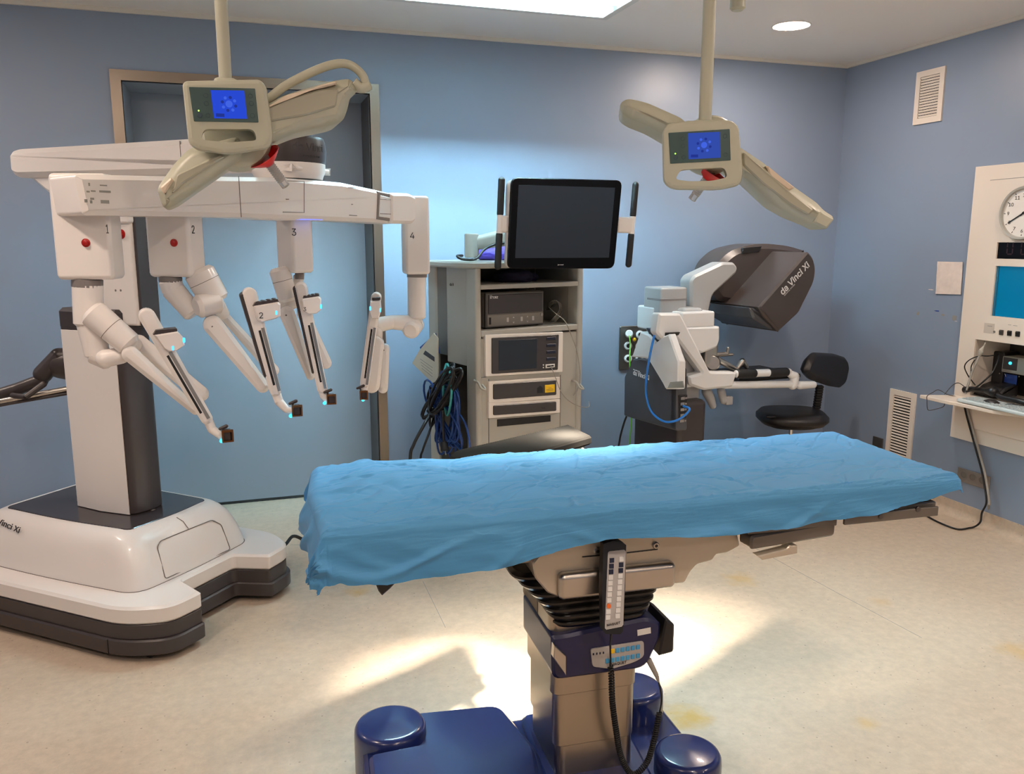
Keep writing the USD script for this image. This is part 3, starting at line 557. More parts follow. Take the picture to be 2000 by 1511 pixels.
ic = part(rc, 'inner_column', W(bx(-.2, iu, VC-.062, VC+.062, 1.25, 1.90, .012, 2)), 'robot_white', 40)
part(ic, 'front_strip', W(bx(iu-.004, iu+.01, VC-.05, VC+.05, 1.25, 1.76, .004)), 'robot_dark')
part(ic, 'cable_cover', W(bx(-.15, iu+.006, VC-.078, VC+.06, R.pl(235, 436, VC-.07)[1], 1.86, .01, 2)), 'robot_white', 40)
u, z = R.pl(237, 457, VC-.064); part(ic, 'emergency_button', W(lathe([(.019, 0), (.019, .004), (.013, .005), (.012, .014), (.006, .017)], (u, VC-.061, z), (0, -1, 0), 20)), 'red_button', 40, 'small red button')
for x in (225, 235): u, z = R.pl(x, 567, VC-.064); part(ic, 'screw', W(cyl((u, VC-.06, z), (u, VC-.0635, z), .005, .001, 10)), 'grey_band')
# rear steering handle
hd_ = part(rc, 'steering_handle', cat(bones((fy(150, 694, 4.05), .035), (fy(115, 696, 4.05), .038), (fy(84, 730, 4.05), .04)), bones((fy(118, 712, 4.06), .06), (fy(150, 712, 4.06), .075)), bones((fy(80, 743, 4.05), .03), (fy(35, 759, 4.05), .027), (fy(-60, 787, 4.05), .025)), bones((fy(85, 750, 3.98), .014), (fy(50, 775, 3.95), .012), (fy(25, 772, 4.0), .012))), 'robot_dark', 45)
part(hd_, 'handle_tube', tube([fy(-60, 795, 4.0), fy(20, 780, 4.0), fy(142, 757, 4.0)], .012, 10), 'steel_satin', True, 'bare metal tube')
part(hd_, 'handle_tube', tube([fy(-60, 803, 4.0), fy(20, 787, 4.0), fy(142, 766, 4.0)], .008, 10), 'robot_dark', True)
# boom, drum
bz0, bz1 = 1.882, R.pl(200, 280, VC-.11)[1]
bl = lambda x, y: R.pl(x, y, VC-.115)
ru = bl(14, 315)[0]; prof = [(ru, bl(14, 296)[1]), (ru+.05, bl(50, 289)[1]), (bl(365, 270)[0], bl(365, 270)[1]), (.70, bl(365, 270)[1]-.004), (.73, bl(365, 270)[1]-.03), (.90, bl(480, 338)[1]+.035), (.97, bl(480, 338)[1]+.02), (.97, bl(480, 338)[1]+.006), (.9, bl(480, 338)[1]), (bl(115, 345)[0], bl(115, 345)[1]), (ru+.04, bl(45, 346)[1]), (ru-.002, bl(18, 338)[1])]
boom = part(rc, 'boom', W(cat(prism(roundp(prof, .02, 5), VC-.115, VC+.115, .022, 'uz'), prism(roundp([(-.50, bz0+.03), (-.30, bz0-.10), (.05, bz0-.10), (.5, bz0), (.6, bz0+.02)], .03), VC-.085, VC+.085, .015, 'uz'))), 'robot_white', 40)
part(boom, 'boom_joint', W(bx(bl(352, 300)[0], bl(353, 300)[0]+.001, VC-.1156, VC-.11, bl(352, 335)[1], bl(352, 275)[1], .0004)), 'robot_seam', False)
dc = R.p(.855, VC, 0)[:2]; dcx = float(dc[0]); dcy = float(dc[1]); A_ = lambda y: fy(600, y, dcy)[2]
dr_ = .135
dz0, dz1 = A_(322), A_(272)
drum = part(rc, 'pivot_drum', lathe([(dr_*.97, dz0), (dr_, dz0+.006), (dr_+.004, (dz0+dz1)/2), (dr_, dz1-.012), (dr_*.96, dz1), (.02, dz1+.006)], (dcx, dcy, 0), n=56), 'robot_dark', 40, 'dark round pivot cap')
part(rc, 'pivot_collar', lathe([(dr_*.9, A_(352)), (dr_*.93, A_(345)), (dr_*.985, A_(338)), (dr_*.99, dz0)], (dcx, dcy, 0), n=56), 'robot_white', 40)
def wrap_text(s, h, ang, z):   # lettering bent round the drum
    m = meshkit.text_mesh(s, h, .0012); m.apply_translation([-m.bounds[:, 0].mean(), 0, 0]); v = m.vertices.copy(); a = ang + v[:, 0]/dr_
    r_ = dr_+.0035+v[:, 2]; m.vertices = np.stack([dcx+r_*np.cos(a), dcy+r_*np.sin(a), z+v[:, 1]], 1); return m
part(drum, 'lettering', cat(wrap_text('da Vinci', .026, -1.02, (dz0+dz1)/2-.006), wrap_text('SURGICAL SYSTEM', .006, -1.0, (dz0+dz1)/2-.028)), 'mark_grey', False)
# crossbar carrying the arms
BF = Fr(-.454+.078, 2.763-.11, 36.3); BP = lambda l, v=0: [BF.pl(x, y, v) for x, y in l]
bar = part(rc, 'crossbar', BF.w(prism(roundp(BP([(150, 340), (345, 344), (545, 346), (668, 356), (735, 370), (768, 378), (770, 436), (735, 434), (470, 424), (165, 420)]), .012, 3), 0, .17, .014, 'uz')), 'robot_white', 40)
def barline(pts, w=.0014): part(bar, 'panel_joint', BF.w(tube([(u, -.0006, z) for u, z in BP(pts)], w, 5)), 'robot_seam', True)
barline([(466, 344), (471, 424)]); barline([(560, 353), (594, 354), (594, 415), (552, 414)]); barline([(680, 366), (695, 367)]); barline([(682, 420), (697, 421)]); barline([(558, 389), (564, 389)]); barline([(686, 399), (689, 399)])
part(bar, 'ribbon_slot', BF.w(prism(BP([(737, 374), (764, 380), (764, 432), (735, 428)]), -.002, .01, .001, 'uz')), 'grey_band'); sl_ = part(bar, 'ribbon_cover', BF.w(prism(BP([(741, 381), (761, 386), (761, 426), (739, 423)]), -.006, .01, .002, 'uz')), 'console_white')
for y in (389, 417): part(sl_, 'groove', BF.w(tube([(u, -.0066, z) for u, z in BP([(740, y), (761, y+1)])], .0012, 5)), 'robot_seam', True)
part(bar, 'under_light', BF.w(hull([(u, v, z) for u, z in BP([(590, 427), (634, 428), (634, 430), (590, 429)]) for v in (.01, .05)])), 'led_violet', False, 'violet glowing strip')
part(bar, 'end_hub', BF.w(prism(roundp(BP([(764, 376), (800, 377), (815, 384), (815, 430), (806, 437), (764, 436)], -.012), .014, 4), -.012, .16, .012, 'uz')), 'robot_white', 40)
part(bar, 'laser_housing', BF.w(prism(roundp(BP([(500, 420), (600, 424), (596, 430), (520, 428)]), .004), .03, .14, .006, 'uz')), 'robot_white')
for x, y, w, h in ((172, 374, 6, 3), (182, 373, 9, 2.5), (205, 374, 22, 3), (180, 388, 7, 4), (205, 394, 16, 6), (168, 392, 5, 6), (178, 394, 4, 6), (202, 362, 14, 1.6), (174, 360, 3, 6)):   # worn printing on the bar's left end
    (u0, z0), (u1, z1) = BP([(x-w/2, y+h/2), (x+w/2, y-h/2)]); part(bar, 'worn_print', BF.w(bx(u0, u1, -.0008, .002, z0, z1, .0003)), 'cart_grey_dark', False)


def robot_arm(num, Y, ang, boxpx, spec, digit, button=None):
    Q = lambda x, y, d=0: fy(x, y, Y+d); sc = Y/(ray(*boxpx[:2])[1])/F_PX                                # metres per pixel
    view = fy(boxpx[0], 500, Y)-CAM; view[2] = 0; view /= np.linalg.norm(view)
    ft_ = lambda x0, x1, y0, y1: None
    (xc, y0), y1, wn, ws = boxpx[:2], boxpx[2], boxpx[3], boxpx[4]
    c = Q(xc, (y0+y1)/2); z0, z1 = Q(xc, y1)[2], Q(xc, y0)[2]; f = Fr(c[0], c[1], ang)
    arm = part(rc, 'arm', cat(f.w(box((0, 0, (z0+z1)/2), (wn, ws, z1-z0), .014, 3))), 'robot_white', 40)
    s_u = -1; dx, dy, dh = digit
    u, z = f.pl(dx, dy, -ws/2); part(arm, 'number', f.w(txt(str(num), dh, (u, -ws/2-.0002, z), (1, 0, 0), (0, 0, 1), .001, centre=True)), 'mark_grey', False)
    if button: v, z = f.pu(button[0], button[1], -wn/2); part(arm, 'emergency_button', f.w(lathe([(.0125, 0), (.0125, .003), (.0092, .004), (.0085, .010), (.004, .012)], (-wn/2+.001, v, z), (-1, 0, 0), 20)), 'red_button', 40, 'round red button')
    for x, ya, yb, r in spec['collar']: part(arm, 'collar', cyl(Q(x, ya), Q(x, yb), r*sc, .001), 'grey_band', 40, 'grey collar')
    for grp in spec['tubes']:
        *pp, = grp; part(arm, 'housing', cat(*[hull(np.vstack([disc_pts(Q(*a[:2], a[3]), Q(*b[:2], b[3])-Q(*a[:2], a[3]), a[2]*sc, .02, .008), disc_pts(Q(*b[:2], b[3]), Q(*b[:2], b[3])-Q(*a[:2], a[3]), b[2]*sc, .02, .008)])) for a, b in zip(pp, pp[1:])]), 'robot_white', 40)
    for a, b, t in spec['cyl']:
        p, q = Q(*a[:2], a[3]), Q(*b[:2], b[3]); cy = part(arm, 'joint_drum', cyl(p, q, a[2]*sc, .012, 36, b[2]*sc), 'robot_white', 40)
        m_ = p+(q-p)*t; dd = (q-p)/np.linalg.norm(q-p)
        if t: part(cy, 'joint_line', lathe([((a[2]+(b[2]-a[2])*t)*sc+.0006, 0), ((a[2]+(b[2]-a[2])*t)*sc+.0006, .0016)], m_, dd, 36), 'robot_seam', False)
    for grp in spec['balls']: part(arm, 'elbow', bones(*[(Q(x, y, d), r*sc) for x, y, r, d in grp]), 'robot_white', 45)
    for a, b, d, t in spec['links']:
        l_ = part(arm, 'link', link(Q(a[0], a[1], d), a[2]*sc, Q(b[0], b[1], d), b[2]*sc, view, t, .012), 'robot_white', 40)
        part(l_, 'screw', cyl(Q(a[0]-2, a[1]+2, d)-view*(t/2-.001), Q(a[0]-2, a[1]+2, d)-view*(t/2+.001), .0035, .0004, 8), 'grey_band')
    # instrument drive
    (x0, y0_, w0), (x1, y1_, w1), d = spec['spar']; p, q = Q(x0, y0_, d), Q(x1, y1_, d); ax = (q-p)/np.linalg.norm(q-p); side = np.cross(view, ax)
    spar = part(arm, 'instrument_drive', cat(link(p, w0*sc*1.12, q, w1*sc*1.12, view, .055, .008)), 'robot_white', 40)
    o = -view*.0285; sx = side*spec.get('rail', 0)*sc
    part(spar, 'guide_slot', hull([p + ax*np.linalg.norm(q-p)*t_ + s*side*.0035 + sx + o*k for t_ in (.36, .93) for s in (-1, 1) for k in (.9, 1.02)]), 'black_plastic', False)
    part(spar, 'guide_rail', hull([p + ax*np.linalg.norm(q-p)*t_ + side*(.0065+.010*s)*(-spec.get('rs', 1)) + sx + o*k for t_ in (.34, 1.0) for s in (0, 1) for k in (.9, 1.06)]), 'steel_satin', False)
    if spec.get('edge'): part(spar, 'edge_strip', link(p+side*w0*sc*.95*spec['edge']+view*.004, w0*sc*.55, p+ax*np.linalg.norm(q-p)*.82+side*w1*sc*1.0*spec['edge']+view*.004, w1*sc*.5, view, .052, .006), 'robot_dark', 40)
    cq, cd = spec['carriage'], spec['spar'][2]-.03
    pp = [Q(x, y, cd) for x, y in cq]; car = part(spar, 'carriage', hull([a + view*k + (a.mean()*0) for a in pp for k in (-.028, .03)] + [a + (np.mean(pp, 0)-a)*.12 + view*k for a in pp for k in (-.034, .034)]), 'robot_white', 40)
    tq = [Q(x, y, cd) for x, y in spec['top']]; part(car, 'coupling', cat(hull([a + view*k for a in tq for k in (-.028, .03)]), *[cyl(tq[0]+(tq[1]-tq[0])*f_+view*g_, tq[0]+(tq[1]-tq[0])*f_+view*g_+np.array([0, 0, .012]), .008, .002, 12) for f_ in (.2, .42, .64, .86) for g_ in (-.016, .012)]), 'robot_dark', 30)
    if spec.get('tag'): x, y, h = spec['tag']; part(car, 'number', txt(str(num), h, Q(x, y, cd)-view*.0345, np.cross(view, [0, 0, 1.0]), (0, 0, 1), .0012, centre=True), 'mark_grey', False)
    for x, y in spec['leds']: part(car, 'status_light', hull(np.vstack([ball(Q(x, y-2.5, cd)-view*.031, .0042), ball(Q(x, y+2.5, cd)-view*.031, .0042)])), 'led_blue', True)
    fp = [(Q(x, y, d+dd_), r*sc) for x, y, r, dd_ in spec['foot']]; ft = part(spar, 'cannula_arm', bones(*fp), 'robot_white', 45)
    cx, cy_ = spec['clamp']; c0 = Q(cx, cy_, d-.03); sz = .03
    part(ft, 'cannula_mount', cat(box(c0, (sz*.92, sz, sz*1.15), .004)), 'robot_dark'); fb = Fr(c0[0], c0[1], math.degrees(math.atan2(-view[0], view[1])))
    part(ft, 'mount_plate', fb.w(cat(tm(mb(-.017, .017, -.021, -.012, c0[2]-.019, c0[2]+.019) - mb(-.012, .012, -.03, 0, c0[2]-.014, c0[2]+.012)))), 'copper', False, 'copper coloured clamp jaws')
    part(ft, 'clamp_lever', cat(bones((Q(cx-13, cy_-12, d-.03), .005), (Q(cx-1, cy_-17, d-.03), .006)), bones((Q(cx-8, cy_-14, d-.03), .004), (Q(cx-6, cy_-6, d-.03), .004))), 'robot_dark', 45)
    lx, ly = spec['led']; part(ft, 'status_light', ball_mesh(Q(lx, ly, d-.035), .0065), 'led_cyan', True)
    return arm
def ball_mesh(c, r): m = _ICO.copy(); m.vertices = m.vertices*r+np.asarray(c); return m
robot_arm(1, 2.79, 77, (171, 340, 545, .10, .165), dict(
    collar=[(170.5, 545, 561, 29)], tubes=[[(171, 558, 29, 0), (173, 630, 28, 0)], [(173, 615, 27, 0), (190, 690, 24, 0), (212, 706, 18, -.01)]],
    cyl=[((176, 606, 28, -.03), (258, 676, 25, -.05), .5)], balls=[[(205, 700, 18, -.03), (236, 694, 17, -.03)], [(246, 680, 17, -.02), (262, 672, 16, .03)]],
    links=[((254, 690, 16), (380, 800, 8.5), -.06, .06), ((272, 670, 17), (392, 768, 16), .05, .05)], spar=((287, 617, 14), (402, 815, 10.5), -.12), rail=4,
    carriage=[(300, 652), (345, 645), (356, 656), (359, 672), (350, 676), (344, 682), (330, 684), (318, 678)], top=[(298, 652), (345, 650), (344, 640), (304, 643)], leds=[(336, 677), (357, 662)],
    foot=[(402, 812, 10, 0), (414, 838, 9, -.01), (432, 852, 7, -.02)], clamp=(443, 849), led=(433, 861)), (209, 447, .0255), (168, 474))
robot_arm(2, 2.94, 64, (343, 400, 540, .10, .15), dict(
    collar=[(333, 540, 551, 22)], tubes=[[(333, 550, 22, 0), (338, 566, 22, 0), (376, 610, 20, -.02)]],
    cyl=[((386, 526, 30, -.02), (422, 590, 29, -.02), .36), ((382, 600, 23, -.07), (430, 588, 23, -.03), 0)], balls=[[(425, 598, 16, 0), (436, 612, 12, .03)]],
    links=[((416, 634, 19), (512, 753, 13), -.05, .06), ((436, 614, 9), (533, 722, 12), .05, .05)], spar=((487, 575, 12.5), (537, 762, 9.5), -.12), edge=1, rail=0, rs=1,
    carriage=[(494, 596), (541, 588), (546, 592), (546, 615), (538, 620), (508, 628), (500, 622)], top=[(493, 597), (543, 588), (540, 583), (497, 590)], leds=[(537.5, 609)], tag=(508, 614, .019),
    foot=[(537, 762, 9.5, 0), (545, 784, 9, -.01), (560, 800, 7, -.02), (572, 802, 6, -.03)], clamp=(579, 800), led=(568, 812)), (377, 448, .0255), (340, 474))
robot_arm(3, 3.23, 22, (575, 404, 532, .085, .14), dict(
    collar=[(585, 530, 545, 9)], tubes=[[(583, 540, 10, .03), (580, 585, 10, .03)]],
    cyl=[((544, 522, 20, -.02), (564, 588, 19, -.02), .38)], balls=[[(560, 590, 17, 0), (582, 588, 12, 0)]],
    links=[((561, 612, 15), (606, 733, 8), -.03, .06), ((592, 612, 12), (636, 708, 12), .05, .05)], spar=((588, 562, 10.5), (629, 757, 9), -.11), edge=1, rail=0, rs=1,
    carriage=[(590, 582), (622, 577), (627, 582), (627, 603), (618, 611), (602, 612), (592, 606)], top=[(590, 584), (624, 578), (621, 574), (592, 580)], leds=[(626, 597)], tag=(595, 602, .014),
    foot=[(629, 757, 9, 0), (632, 772, 8, -.01), (638, 780, 6, -.02)], clamp=(647, 778), led=(634, 787)), (574, 453, .0255))
robot_arm(4, 3.63, -2, (811, 383, 535, .108, .12), dict(
    collar=[(814.5, 535, 541, 20)], tubes=[[(814, 540, 18.5, 0), (814, 618, 18, 0)]],
    cyl=[((812, 632, 18, .05), (801, 646, 17.5, -.05), .35)], balls=[[(806, 632, 17, 0), (765, 629, 14, -.01), (738, 634, 15, -.03)], [(733, 640, 15, -.03), (732, 662, 15, -.03)], [(787, 392, 14, -.05), (787, 422, 14, -.05)]],
    links=[((733, 672, 17), (726, 750, 16), -.05, .07), ((752, 680, 9), (748, 757, 10), .04, .06)], spar=((735, 580, 8.5), (712, 748, 7.5), -.15), rail=0,
    carriage=[(724, 586), (743, 586), (745, 604), (740, 621), (727, 621), (722, 606)], top=[(728, 586), (742, 585), (741, 580), (731, 581)], leds=[(724, 601), (743, 604)],
    foot=[(712, 748, 8, 0), (711, 762, 7, -.01), (711, 776, 6, -.02)], clamp=(711, 770), led=(709, 781)), (805, 460, .0255))
# ---------------------------------------------------------------- two surgical lamps on ceiling poles
n_ = {'p': ('principled_bsdf', dict(base_color=(.97, .95, .93), roughness=.12, transmission_weight=.85, ior=1.42))}
M['clear_plastic'] = usdkit.material(stage, '/World/Looks/clear_plastic', n_, [], surface='p.BSDF')
def lamp(label, fr, frame, slot, panel, lcd, marks, petals, inlays, hub, pole, dish, extras, target, screen, beam):
    q = lambda pts, v: [fr.pl(x, y, v) for x, y in pts]
    c = fr.p(*[(a, 0, b) for a, b in (fr.pl(*hub[0], .12),)][0]); th = thing('surgical_lamp', label, 'lamp', (c[0], c[1], 2.4))
    # the control panel: a rounded frame with a grip opening under the screen
    o = roundp(q(frame, 0), .022, 5); s = roundp(q(slot, 0), .012, 4)
    def man(p, a, b): p = _ccw(np.asarray(p)); return m3.Manifold(m3.Mesh(np.asarray(prism(p, a, b, 0, 'uz').vertices, np.float32), np.asarray(prism(p, a, b, 0, 'uz').faces, np.uint32)))
    k = 7; body = None
    g = [(_inset(_ccw(o), i), v) for i, v in ((.010, 0.0), (.003, .003), (0, .009), (0, .024), (.004, .032), (.012, .036))]
    V = np.vstack([np.c_[p[:, 0], np.full(len(p), v), p[:, 1]] for p, v in g]); n = len(o); kk = np.arange(n); k2 = (kk+1) % n; Fc = []
    for l in range(len(g)-1): a, b, c_, d = l*n+kk, l*n+k2, (l+1)*n+k2, (l+1)*n+kk; Fc += [np.stack([a, c_, b], 1), np.stack([a, d, c_], 1)]
    t0 = mapbox_earcut.triangulate_float64(np.ascontiguousarray(V[:n][:, [0, 2]]), np.array([n], np.uint32)).reshape(-1, 3)
    for base, flip in ((0, 1), ((len(g)-1)*n, 0)):
        t = t0.copy(); pv = V[t+base]; cr = np.cross(pv[:, 1]-pv[:, 0], pv[:, 2]-pv[:, 0])[:, 1]; want = -1 if base == 0 else 1
        t = np.where((cr*want < 0)[:, None], t[:, ::-1], t); Fc.append(t+base)
    body = tm(m3.Manifold.hull_points(V) - man(s, -.05, .1))
    pn = part(th, 'control_panel', fr.w(body), 'lamp_plastic', 40)
    scr = part(pn, 'touch_panel', fr.w(prism(roundp(q(panel, 0), .002), -.0022, .004, .0008, 'uz')), 'lamp_panel', 30)
    part(scr, 'screen', fr.w(prism(q(lcd, -.002), -.0032, 0, .0004, 'uz')), screen)
    qq = np.array(q(lcd, -.0034)); at = lambda f, g: tuple((qq[0]*(1-f)+qq[1]*f)*(1-g) + (qq[3]*(1-f)+qq[2]*f)*g)
    for f_, g_, r_, mt in [(.5, .48, .0085, 'screen_mark_pale')] + [(.5+.2*math.cos(t), .48+.24*math.sin(t), .0038, 'screen_mark_pale' if i % 2 else 'screen_mark') for i, t in enumerate(np.arange(8)*math.pi/4+.3)]: u, z = at(f_, g_); part(scr, 'screen_symbol', fr.w(cyl((u, -.0030, z), (u, -.0036, z), r_, .0001, 14)), mt, False)
    u, z = at(.12, .88); part(scr, 'screen_symbol', fr.w(tm(mb(u-.004, u+.016, -.0035, -.003, z-.004, z+.004))), 'screen_mark', False)
    for kind, x, y, r in marks:
        u, z = fr.pl(x, y, -.0025); rr = r*pxm(fr.p(u, 0, z))
        if kind == 'ring': a = np.linspace(0, 2*np.pi, 18, endpoint=False); part(scr, 'key_ring', fr.w(tube(np.stack([u+rr*np.cos(a), np.full(18, -.0024), z+rr*np.sin(a)], 1), .0006, 5, True)), 'lamp_panel_mark', True)
        elif kind == 'led': part(scr, 'power_light', fr.w(ball_mesh((u, -.0025, z), rr)), 'led_green', True)
        else: part(scr, 'key', fr.w(cyl((u, 0, z), (u, -.0034, z), rr, .0005, 20)), 'lamp_panel_mark')
    for pts, r, v0, v1 in petals: part(th, 'lamp_head', fr.w(prism(roundp(q(pts, v0), r, 4), v0, v1, .022, 'uz')), 'lamp_plastic', 50)
    for pts, v0, mt in inlays: part(th, 'lens_cover', fr.w(prism(roundp(q(pts, v0), .006), v0, v0+.03, .004, 'uz')), mt, 40)
    for (x, y), r, v, w in (hub,): u, z = fr.pl(x, y, v); part(th, 'hub', fr.w(lathe([(r*.6, -w), (r*.9, -w*.8), (r, -w*.3), (r, w*.3), (r*.9, w*.8), (r*.6, w)], (u, v, z), (0, 1, 0), 32)), 'lamp_plastic', 45)
    for pts, r, v in extras: part(th, 'grip_bar', tube(spline([fr.p(a, v, b) for a, b in q(pts, v)], 6), r, 12), 'lamp_plastic', True)
    # pole up to the ceiling
    pu, pz = fr.pl(*pole, .05); pb = fr.p(pu, .05, pz-.06); pr = 12.2*pxm(pb)
    part(th, 'pole', cat(tube([pb, [pb[0], pb[1], 2.5]], pr, 24), cyl([pb[0], pb[1], 2.49], [pb[0], pb[1], WZ-.03], pr*1.25, .004, 24)), 'lamp_plastic', 40)
    part(th, 'ceiling_flange', lathe([(.11, 0), (.11, -.02), (.09, -.035), (.03, -.04)][::-1], (pb[0], pb[1], WZ), n=40), 'lamp_plastic', 40)
    part(th, 'pole_bracket', fr.w(cat(bx(pu-.03, pu+.03, .02, .10, pz-.09, pz-.005, .012, 2), cyl((pu, .06, pz-.05), (*fr.pl(*hub[0], .12)[:1], .12, fr.pl(*hub[0], .12)[1]), .03, .005))), 'lamp_plastic', 40)
    # red-collared sterile grip
    (x0, y0), (x1, y1), (xc, yc), R_, tilt = dish; v = .10
    a0, a1, ac = [fr.p(a, v, b) for a, b in (fr.pl(x0, y0, v), fr.pl(x1, y1, v), fr.pl(xc, yc, v))]; ax = (a1-a0)/np.linalg.norm(a1-a0) + fr.ey*tilt; ax /= np.linalg.norm(ax); L = np.linalg.norm(a1-a0)*1.08
    s0 = a0-ax*.0; sg = part(th, 'sterile_grip', cat(*[tube([ac-ax*.06, ac+ax*.088], .0118, 16)] + [lathe([(.0118, -.002), (.0135, 0), (.0118, .002)], ac+ax*(.018+.0062*i), ax, 16) for i in range(9)]), 'clear_plastic', 45, 'clear ribbed plastic grip sleeve')
    part(sg, 'collar', lathe([(.0122, .016), (.030, .004), (.047, -.010), (.0475, -.0125), (.0455, -.0115), (.029, .0015), (.0105, .0125)], ac, ax, 40), 'red_plastic', 40, 'red dished collar')
    # the lamp's own beam, from a barrel under the head
    u, z = fr.pl(*beam, .30); lp = fr.p(u, .30, z); d = np.asarray(target)-lp; d /= np.linalg.norm(d); X, Y, Z = basis(-d)
    part(th, 'light_pod', lathe([(.06, -.06), (.09, -.055), (.10, -.02), (.10, .035), (.092, .035), (.092, -.012), (.02, -.02)], lp, d, 32), 'lamp_plastic', 40)
    part(th, 'pod_arm', tube([lp-d*.055, (lp-d*.05+fr.p(*[(a, .16, b) for a, b in (fr.pl(*hub[0], .16),)][0]))/2, fr.p(*[(a, .16, b) for a, b in (fr.pl(*hub[0], .16),)][0])], .02, 12), 'lamp_plastic', True)
    for nm, cone, soft, power in (('beam', 25.0, 1.0, .15), ('beam_core', 12.0, 1.0, 1.0), ('beam_centre', 5.0, 1.0, 5.0)):
        l = UsdLux.SphereLight.Define(stage, th.path + '/' + nm); pr_ = l.GetPrim(); mtx = np.eye(4); mtx[:3, 0], mtx[:3, 1], mtx[:3, 2], mtx[:3, 3] = X, Y, Z, lp+d*.03; mtx = th.inv @ mtx
        l.AddTransformOp().Set(Gf.Matrix4d(*mtx.T.ravel().tolist())); l.CreateRadiusAttr(.045); l.CreateIntensityAttr(SURGICAL*power); l.CreateColorAttr(Gf.Vec3f(*SPOT))
        sh = UsdLux.ShapingAPI.Apply(pr_); sh.CreateShapingConeAngleAttr(cone); sh.CreateShapingConeSoftnessAttr(soft)
    return th
L1 = Fr(*fy(445, 225, 2.28)[:2], 2)
lamp('surgical lamp at the left, its pole and blue-screened panel in front of the robot boom', L1,
     [(356, 164), (362, 157), (509, 154), (521, 168), (535, 268), (527, 289), (448, 301), (386, 293), (368, 279)], [(398, 252), (495, 252), (503, 274), (450, 278), (392, 273)],
     [(369, 170), (498, 173), (505, 239), (379, 237)], [(411, 176), (477, 177), (483, 232), (418, 231)],
     [('ring', 402, 186, 4), ('ring', 403, 202, 4), ('ring', 406, 225, 4), ('ring', 489, 187.5, 4), ('ring', 491, 202, 4), ('ring', 493, 226, 4), ('key', 390, 225, 4.5), ('led', 388, 216, 1.6)],
     [([(500, 214), (554, 184), (623, 163), (652, 155), (690, 150), (701, 178), (686, 187), (681, 212), (672, 235), (652, 242), (586, 255), (538, 274), (500, 282)], .02, .03, .24),
      ([(470, 262), (371, 286), (340, 318), (309, 362), (307, 372), (319, 409), (342, 400), (432, 337), (478, 305)], .02, .04, .24)],
     [([(520, 238), (600, 224), (657, 207), (662, 172), (625, 174), (560, 193), (515, 214)], .022, 'lamp_shell_dark'), ([(524, 206), (623, 167), (655, 158), (660, 163), (560, 189), (526, 210)], .016, 'lamp_pale'),
      ([(312, 366), (334, 346), (339, 352), (321, 380)], .032, 'lamp_pale'), ([(345, 340), (430, 300), (440, 306), (360, 356), (335, 378)], .032, 'lamp_shell_dark')],
     ((462, 268), .09, .12, .06), (440, 150), ((488, 290), (551, 368), (520, 312), .05, .35),
     [([(521, 196), (560, 166), (615, 138), (655, 125), (684, 127), (708, 147), (716, 172)], .0115, .06), ([(690, 160), (705, 172), (722, 165)], .014, .06)], (1.49, 2.80, 0), 'screen_blue', (462, 262))
L2 = Fr(*fy(1372, 300, 2.12)[:2], -24)
lamp_right = lamp('surgical lamp at the right, with its lit panel hanging before the blue wall', L2,
     [(1294, 255), (1305, 240), (1360, 234), (1430, 234), (1444, 247), (1446, 290), (1452, 340), (1446, 362), (1405, 371), (1315, 370), (1296, 357)], [(1330, 331), (1415, 327), (1422, 346), (1390, 353), (1345, 354), (1318, 350)],
     [(1305.5, 259.5), (1425, 252), (1427, 313), (1309, 319.5)], [(1343, 260), (1406, 257.5), (1407, 308), (1345, 311)],
     [('ring', 1333.5, 271, 3.6), ('ring', 1334, 285, 3.6), ('ring', 1335, 307, 3.6), ('ring', 1416, 266, 3.6), ('ring', 1417, 302, 3.6), ('key', 1319.5, 307.5, 4), ('led', 1319, 300, 1.4)],
     [([(1340, 232), (1262, 197), (1226, 190), (1211, 199), (1212, 217), (1230, 230), (1265, 243), (1320, 275), (1360, 270)], .025, .03, .26),
      ([(1420, 270), (1446, 285), (1490, 314), (1550, 361), (1600, 396), (1612, 410), (1634, 424), (1616, 450), (1590, 437), (1550, 421), (1515, 401), (1452, 342), (1420, 330)], .012, .03, .22)],
     [([(1452, 296), (1490, 326), (1550, 378), (1590, 410), (1580, 420), (1545, 400), (1490, 358), (1452, 322)], .022, 'lamp_shell_dark'), ([(1496, 322), (1553, 366), (1540, 372), (1505, 345)], .024, 'lamp_pale'), ([(1603, 412), (1630, 427), (1615, 446), (1590, 434)], .022, 'lamp_plastic')],
     ((1385, 285), .085, .12, .06), (1377, 232), ((1402, 318), (1347, 398), (1386, 341), .05, .30), [], (.65, 2.70, 0), 'screen_blue_dim', (1375, 292))
jp = fy(1440, 21, 2.6); part(lamp_right, 'ceiling_joint', cat(cyl(jp, [jp[0], jp[1], jp[2]+.10], 15*pxm(jp), .008, 28), cyl([jp[0], jp[1], jp[2]+.09], [jp[0], jp[1], WZ-.002], 9*pxm(jp), .003, 20)), 'lamp_plastic', 40)
# ---------------------------------------------------------------- vision cart
V = Fr(*fy(930, 700, 3.95)[:2], 16); W = V.w
q = lambda pts, v=0: [V.pl(x, y, v) for x, y in pts]
vw = V.pl(1138, 700, 0)[0]; vt = V.pl(930, 522, 0)[1]; vd = .50
vc = thing('equipment_cart', 'grey equipment cart with open shelves, white drawer fronts and cables hung on its side', 'equipment cart', tuple(V.p(vw/2, vd/2, 0)), 16)
zs = lambda x, y, v=0: V.pl(x, y, v)[1]
def rail(u0, u1, v0, v1, z0, z1, r=.012): return bx(u0, u1, v0, v1, z0, z1, r, 2)
z_low = zs(930, 738)
frame = part(vc, 'frame', W(cat(rail(0, .035, 0, .10, .12, vt), rail(vw-.038, vw, 0, .10, .12, vt), rail(.0, vw, .0, vd, .10, .16), rail(0, .03, vd-.09, vd, .10, vt), rail(vw-.03, vw, vd-.09, vd, .10, vt))), 'cart_grey', 40)
